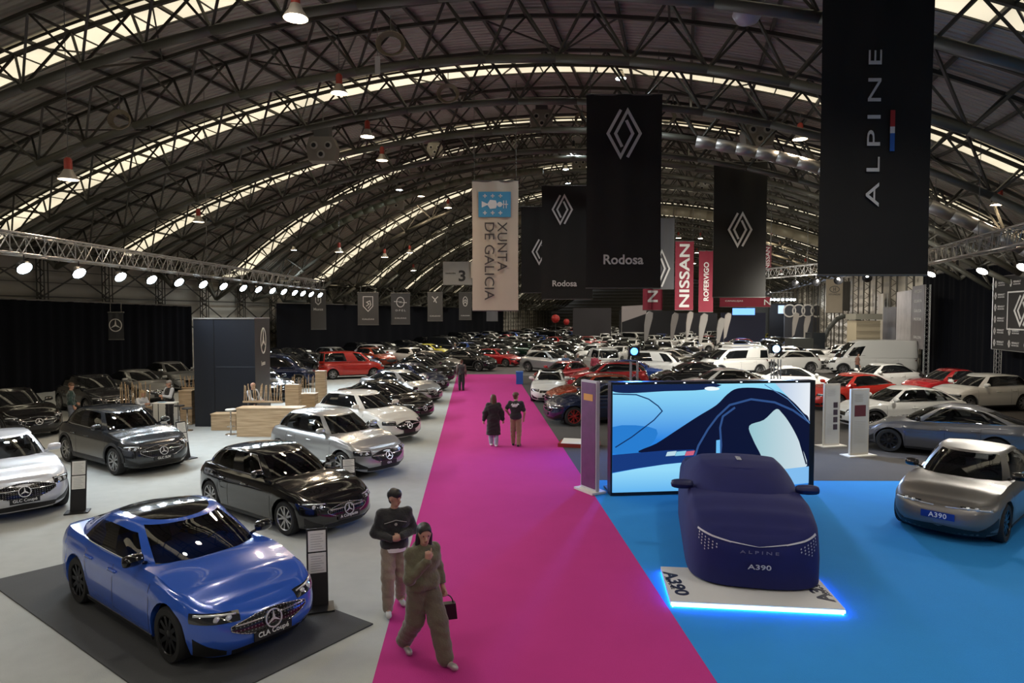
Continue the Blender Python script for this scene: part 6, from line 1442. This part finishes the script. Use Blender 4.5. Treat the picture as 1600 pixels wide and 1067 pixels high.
# blue stage lights on poles behind the screen
for k, (u, v, Y, lab) in enumerate(((991, 549, 22, 'glaring blue stage light on a pole above the left part of the big screen'), (1213, 545, 22, 'glaring blue white stage light on a pole above the right part of the big screen'))):
    p = P(u, v, Y); o = thing('stage_light', lab, 'light', (p.x, p.y, .0085)); h_ = p.z
    tb = MB()
    for i, j in ((-1, -1), (1, -1), (1, 1), (-1, 1)): tb.tube((i * .11, j * .11, 0), (i * .11, j * .11, h_ - .35), .02, 5)
    for q in range(int((h_ - .5) / .22)): tb.tube((-.11, -.11, q * .22), (.11, -.11, q * .22 + .22), .009, 4); tb.tube((.11, .11, q * .22), (-.11, .11, q * .22 + .22), .009, 4)
    obj('lattice_pole', tb, M_ALU, o); obj('base', MB().box((0, 0, .015), (.6, .6, .03)), M_BLK, o); obj('head', MB().box((0, .1, h_ - .0 - .0085), (.36, .2, .30)), M_BLK, o)
    obj('lens', MB().lathe([(0, -.012), (.11, -.008), (.12, 0)], 14, axis='y', c=(0, -.0, h_ - .0085)), M_BLUEL if k == 0 else glow('lamp_bluewhite', (.2, .45, 1), 12), o)
    spot('beam', (0, -.05, h_), 1500 if k == 0 else 1500, (.05, .22, 1) if k == 0 else (.35, .55, 1), (radians(75), 0, pi + (-.35 if k == 0 else .3)), 130, .15, o, .8)
# ---------------------------------------------------------------- right stand: logo wall, graphic walls
SS = 1.67; LP0, LP1 = P(1549, 548, 36), P(1685, 552, 28.5); zt_ = P(1549, 433, 36).z; zb_ = P(1549, 545, 36).z; dv_ = Vector((LP1.x - LP0.x, LP1.y - LP0.y, 0)); lw_ = dv_.length
o = thing('logo_panel', 'black panel printed with rows of small white diamond logos on a truss frame', 'panel', (LP0.x, LP0.y, 0), atan2(dv_.y, dv_.x)); ph_ = zt_ - zb_
obj('panel_sheet', MB().box((lw_ / 2, .03, (zt_ + zb_) / 2), (lw_, .04, ph_)), mat('logo_panel_black', (.024, .022, .021), .6), o); fr = MB()
for a_, b_2 in (((0, 0, zb_), (0, 0, zt_)), ((0, 0, zt_), (lw_, 0, zt_)), ((0, 0, zb_), (lw_, 0, zb_))): fr.tube(a_, b_2, .022, 4)
obj('panel_frame', fr, M_ALU, o)
for rr in range(6):
    for cc_ in range(6):
        x = .30 + cc_ * 1.55; z = zt_ - .40 - rr * (ph_ - .75) / 5
        if 1.5 < x < 5.3 and 1 <= rr <= 3: continue
        obj('small_logo', xform(diamond_logo(.24, .36, .008), face_M((x, -.002, z), (1, 0, 0), (0, 0, 1))), M_LOGO, o)
        lettering('RENAULT', .72, M_LOGO, o, face_M((x + .62, -.002, z + .06), (1, 0, 0), (0, 0, 1)), 'lettering', .01, 1, .10, .002); lettering('RODOSA', .68, M_LOGO, o, face_M((x + .60, -.002, z - .07), (1, 0, 0), (0, 0, 1)), 'lettering', .01, 1, .07, .002)
fm = MB(); stroke(fm, [(-1.8, -.95), (1.8, -.95), (1.8, .95), (-1.8, .95)], .07, .008, True); obj('logo_frame', xform(fm, face_M((3.4, -.002, (zt_ + zb_) / 2 + .12), (1, 0, 0), (0, 0, 1))), M_LOGO, o)
obj('large_logo', xform(diamond_logo(1.5, 1.5, .008), face_M((3.0, -.002, (zt_ + zb_) / 2 + .12), (1, 0, 0), (0, 0, 1))), M_LOGO, o)
def lattice_leg(x, y, h_, par, s=.24):
    tb = MB()
    for i, j in ((-1, -1), (1, -1), (1, 1), (-1, 1)): tb.tube((x + i * s / 2, y + j * s / 2, 0), (x + i * s / 2, y + j * s / 2, h_), .02, 5)
    for q in range(int(h_ / s)):
        for (i, j), (k_, l_) in (((-1, -1), (1, -1)), ((1, 1), (-1, 1)), ((-1, 1), (-1, -1)), ((1, -1), (1, 1))): tb.tube((x + i * s / 2, y + j * s / 2, q * s), (x + k_ * s / 2, y + l_ * s / 2, q * s + s), .010, 4)
    return obj('lattice_leg', tb, M_ALU, par)
lattice_leg(.14, .25, zt_, o); lattice_leg(lw_ - .2, .25, zt_, o)
def graphic_wall(u0, v0, Y0, u1, Y1, zb, zt, m, label, legs=False):
    a, b = P(u0, 500, Y0), P(u1, 500, Y1); d = Vector((b.x - a.x, b.y - a.y, 0)); o = thing('graphic_wall', label, 'display wall', (a.x, a.y, 0), atan2(d.y, d.x)); obj('printed_sheet', MB().box((d.length / 2, 0, (zb + zt) / 2), (d.length, .05, zt - zb)), m, o)
    lattice_leg(.15, .2, zt, o, .3); lattice_leg(d.length - .15, .2, zt, o, .3); return o, d.length
mg1 = vary(mat('graphic_grey', (.20, .18, .18), .5), 1.2, .45); mg2 = vary(mat('graphic_light', (.36, .34, .34), .5), 1.0, .5); mg3 = vary(mat('graphic_dark', (.10, .095, .10), .5), .9, .5); mg4 = vary(mat('graphic_beige', (.42, .37, .28), .5), .8, .3)
o, l_ = graphic_wall(1425, 450, 49.5, 1444, 46, 1.9, 6.4, mg1, 'grey printed wall panel with rows of lettering at the left edge of the tall curtain')
for q, z in enumerate((6.0, 5.3, 4.6, 4.0, 2.7)): lettering(['VEHICULOS', 'OCASION', 'GALICIA', 'MOTOR', 'SALON'][q], l_ * .6, M_LOGO, o, face_M((l_ / 2, -.03, z), (1, 0, 0), (0, 0, 1)), 'lettering', .0, 1, .2, .003)
graphic_wall(1401, 450, 55.5, 1424, 50.5, .1, 6.2, mg2, 'pale printed wall panel with arrow stripes behind the tall white delivery van')
graphic_wall(1380, 450, 61, 1400, 56.5, .1, 5.0, mg3, 'dark printed wall panel second from the tall curtain')
graphic_wall(1366, 450, 66, 1380, 62, .1, 6.3, mg4, 'beige printed wall panel beside the stacked cream container')
a = P(1357, 500, 58); o = thing('cargo_container', 'cream ribbed container standing behind the tall white delivery van', 'container', (a.x, a.y, 0), 0)
cb_ = MB(); cb_.box((0, .8, 1.9), (2.1, 1.6, 3.8)); obj('container_box', cb_, mat('container_cream', (.50, .43, .30), .6), o); rb = MB()
for q in range(6): rb.box((0, -.02, .5 + q * .6), (2.1, .05, .06))
obj('rib', rb, mat('container_rib', (.38, .33, .24), .6), o); obj('platform', MB().box((0, .8, 4.15), (2.3, 1.8, .5)), mat('container_top', (.28, .27, .22), .6), o)
# digger arm behind
a = P(1288, 510, 66); o = thing('excavator', 'dark excavator arm arching up left of the cream container', 'excavator', (a.x, a.y, 0)); M_EX = mat('excavator_dark', (.06, .065, .06), .5)
obj('chassis', MB().box((-1.5, 0, .6), (4.2, 2.2, .6)).box((-2.5, 0, 1.4), (2, 2, 1.2)), M_EX, o); obj('cab', MB().box((-.9, 0, 1.75), (1.3, 1.5, 1.6)), mat('cab_glass', (.03, .035, .04), .1), o)
obj('boom', MB().path([Vector(p) for p in ((-.2, 0, 1.4), (.4, 0, 2.9), (1.2, 0, 3.9), (2.0, 0, 4.2))], .22, 8), M_EX, o); obj('stick', MB().path([Vector(p) for p in ((2.0, 0, 4.2), (3.0, 0, 4.1), (3.6, 0, 3.6))], .18, 8), M_EX, o); obj('bucket', MB().prism([(3.3, 3.2), (3.9, 3.4), (4.1, 2.8), (3.6, 2.5)], 'y', -.4, .4), M_EX, o)
for y in (-.95, .95): obj('track', MB().box((-1.5, y, .3), (4.0, .45, .6)), M_BLK, o)
# feather flags
M_FL = mat('flag_white', (.62, .60, .58), .7); M_FG = mat('flag_grey', (.25, .23, .22), .7)
FF = ((1238, 507, 488, 88, M_FL, 'tall white feather flag above the yellow car'), (1256, 510, 493, 86, M_FL, 'white feather flag leaning right beside the tall white one'), (1327, 516, 488, 68, M_FL, 'narrow white feather flag left of the cream container'), (1072, 510, 486, 82, M_FL, 'small white feather flag left of the red car'),
      (1092, 524, 489, 66, M_FL, 'white feather flag on a white pole above the red car'), (1120, 516, 496, 70, M_FL, 'broad pale feather flag right of the red car'), (1131, 512, 488, 80, M_FL, 'slim pale feather flag behind the broad one'), (1048, 516, 488, 76, M_FG, 'grey feather flag leaning left beyond the blue spotlight'), (1007, 516, 486, 70, M_FG, 'grey feather flag right above the blue spotlight'))
for u, vb, vt, Y, m, lab in FF:
    p, q = P(u, vb, Y), P(u, vt, Y); hh_ = q.z; o = thing('feather_flag', lab, 'flag', (p.x, p.y, 0)); obj('pole', MB().path([Vector((0, 0, 0)), Vector((0, 0, hh_ * .7)), Vector((.15, 0, hh_ * .93)), Vector((.5, 0, hh_))], .03, 6), M_ALU, o)
    pr_ = [(0, hh_ * .30), (.30, hh_ * .36), (.55, hh_ * .6), (.85, hh_ * .85), (.88, hh_ * .96), (.5, hh_), (.15, hh_ * .93), (0, hh_ * .7)]; obj('flag_cloth', MB().prism(pr_, 'y', -.015, .015), m, o); obj('base', MB().box((0, 0, .03), (.6, .6, .06)), M_BLK, o)
# balloons, far stands
for k, (u, v, lab) in enumerate(((868, 498, 'larger red balloon column head left of the far black banners'), (885, 503, 'smaller red balloon right of the larger one'))):
    p = P(u, v, 85); o = thing('balloon', lab, 'balloon', p); obj('balloon_skin', MB().lathe([(0, -.55), (.3, -.48), (.52, -.15), (.55, .12), (.4, .4), (0, .55)] if k == 0 else [(0, -.4), (.25, -.33), (.4, 0), (.3, .3), (0, .42)], 18), mat('balloon_red', (.45, .03, .025), .4), o, smooth=True); obj('string', MB().tube((0, 0, -.5), (0, 0, -p.z + .01), .02, 4), M_CABLE, o)
o = thing('far_screen', 'distant bright screen on a dark wall below the white lamp row', 'screen', P(1229, 496, 98)); o.location.z = 0; obj('wall_board', MB().box((0, .3, 3.0), (5, .3, 6.0)), M_SB, o); obj('screen_face', MB().box((-.2, .12, 5.1), (2.0, .05, 1.2)), lit('farscreen', (.45, .6, .8), 1.6), o)
o = thing('ring_sign', 'dark wall with four linked white rings far down the hall', 'sign', P(1262, 496, 95)); o.location.z = 0; obj('wall_board', MB().box((0, .2, 2.8), (6.5, .3, 5.8)), mat('far_slate', (.05, .055, .07), .6), o)
for q in range(4):
    mb = MB(); stroke(mb, [(.85 * cos(2 * pi * i / 24), .85 * sin(2 * pi * i / 24)) for i in range(24)], .18, .04, True); obj('ring', xform(mb, face_M((-2.6 + q * 1.3, 0.0, 4.9), (1, 0, 0), (0, 0, 1))), M_LOGO, o)
o, w_, H, s = small(1290, 1316, 436, 489, 70.0, 'cream banner with an oval emblem right of the far ring sign', M_BEI); mb = MB(); stroke(mb, [(.5 * cos(2 * pi * i / 24), .32 * sin(2 * pi * i / 24)) for i in range(24)], .07, .01, True); stroke(mb, [(-.1, -.2), (-.1, .2)], .06, .01); stroke(mb, [(.1, -.2), (.1, .2)], .06, .01); stroke(mb, [(-.1, 0), (.1, 0)], .06, .01)
logo_on(o, mb, 0, (489 - 452) * s, mat('print_grey2', (.15, .15, .15), .6), -.04); words_on(o, 'HYUNDAI', 1.2, 0, (489 - 460) * s, mat('print_grey2', (.15, .15, .15), .6), y=-.04); hangers(o, w_, H, 2.0)
o, w_, H, s = small(1316, 1328, 440, 486, 71.0, 'narrow dark slate banner beside the cream banner', M_BS); hangers(o, w_, H, 2.0)
o = thing('far_sign', 'small blue glowing sign below the low red banner', 'sign', (P(1162, 485, 90).x, 90, 0)); obj('sign_wall', MB().box((.0, .2, 2.3), (6, .3, 4.6)), mat('far_navy', (.02, .025, .06), .6), o); obj('sign_glow', MB().box((0, 0, 4.75), (3.0, .06, .9)), lit('signblue', (.15, .35, .9), 2.2), o)
o = thing('far_canopy', 'pale tilted canopy between the dark far stands left of the red letter', 'canopy', (P(990, 492, 100).x, 100, 0)); obj('canopy_sheet', MB().prism([(-1.8, 3.2), (-1.8, 5.6), (1.9, 5.8), (1.9, 4.5)], 'y', -.1, .1), mat('canopy_pale', (.45, .40, .40), .7), o); obj('post', MB().tube((-1.8, 0, 0), (-1.8, 0, 3.2), .06, 6), M_ALU, o); obj('post', MB().tube((1.9, 0, 0), (1.9, 0, 4.5), .06, 6), M_ALU, o)
for k, (u, Y, w_, h_, c, lab) in enumerate(((1010, 110, 9, 5.0, (.03, .03, .035), 'long low dark stand wall left of the red banners in the distance'), (1075, 115, 10, 4.6, (.04, .04, .05), 'dark stand wall below the red banners in the distance'), (925, 105, 6, 5.4, (.05, .045, .05), 'dark stand wall under the second black banner in the distance'), (1190, 104, 5, 6.0, (.20, .22, .24), 'pale grey stand wall between the blue sign and the bright screen'))):
    p = P(u, 500, Y); o = tag(obj('stand_partition', MB().box((0, 0, h_ / 2), (w_, .3, h_)), mat('far_wall%d' % k, c, .6), loc=(p.x, p.y, 0)), lab, 'display wall')
    o.name = 'stand_backboard'
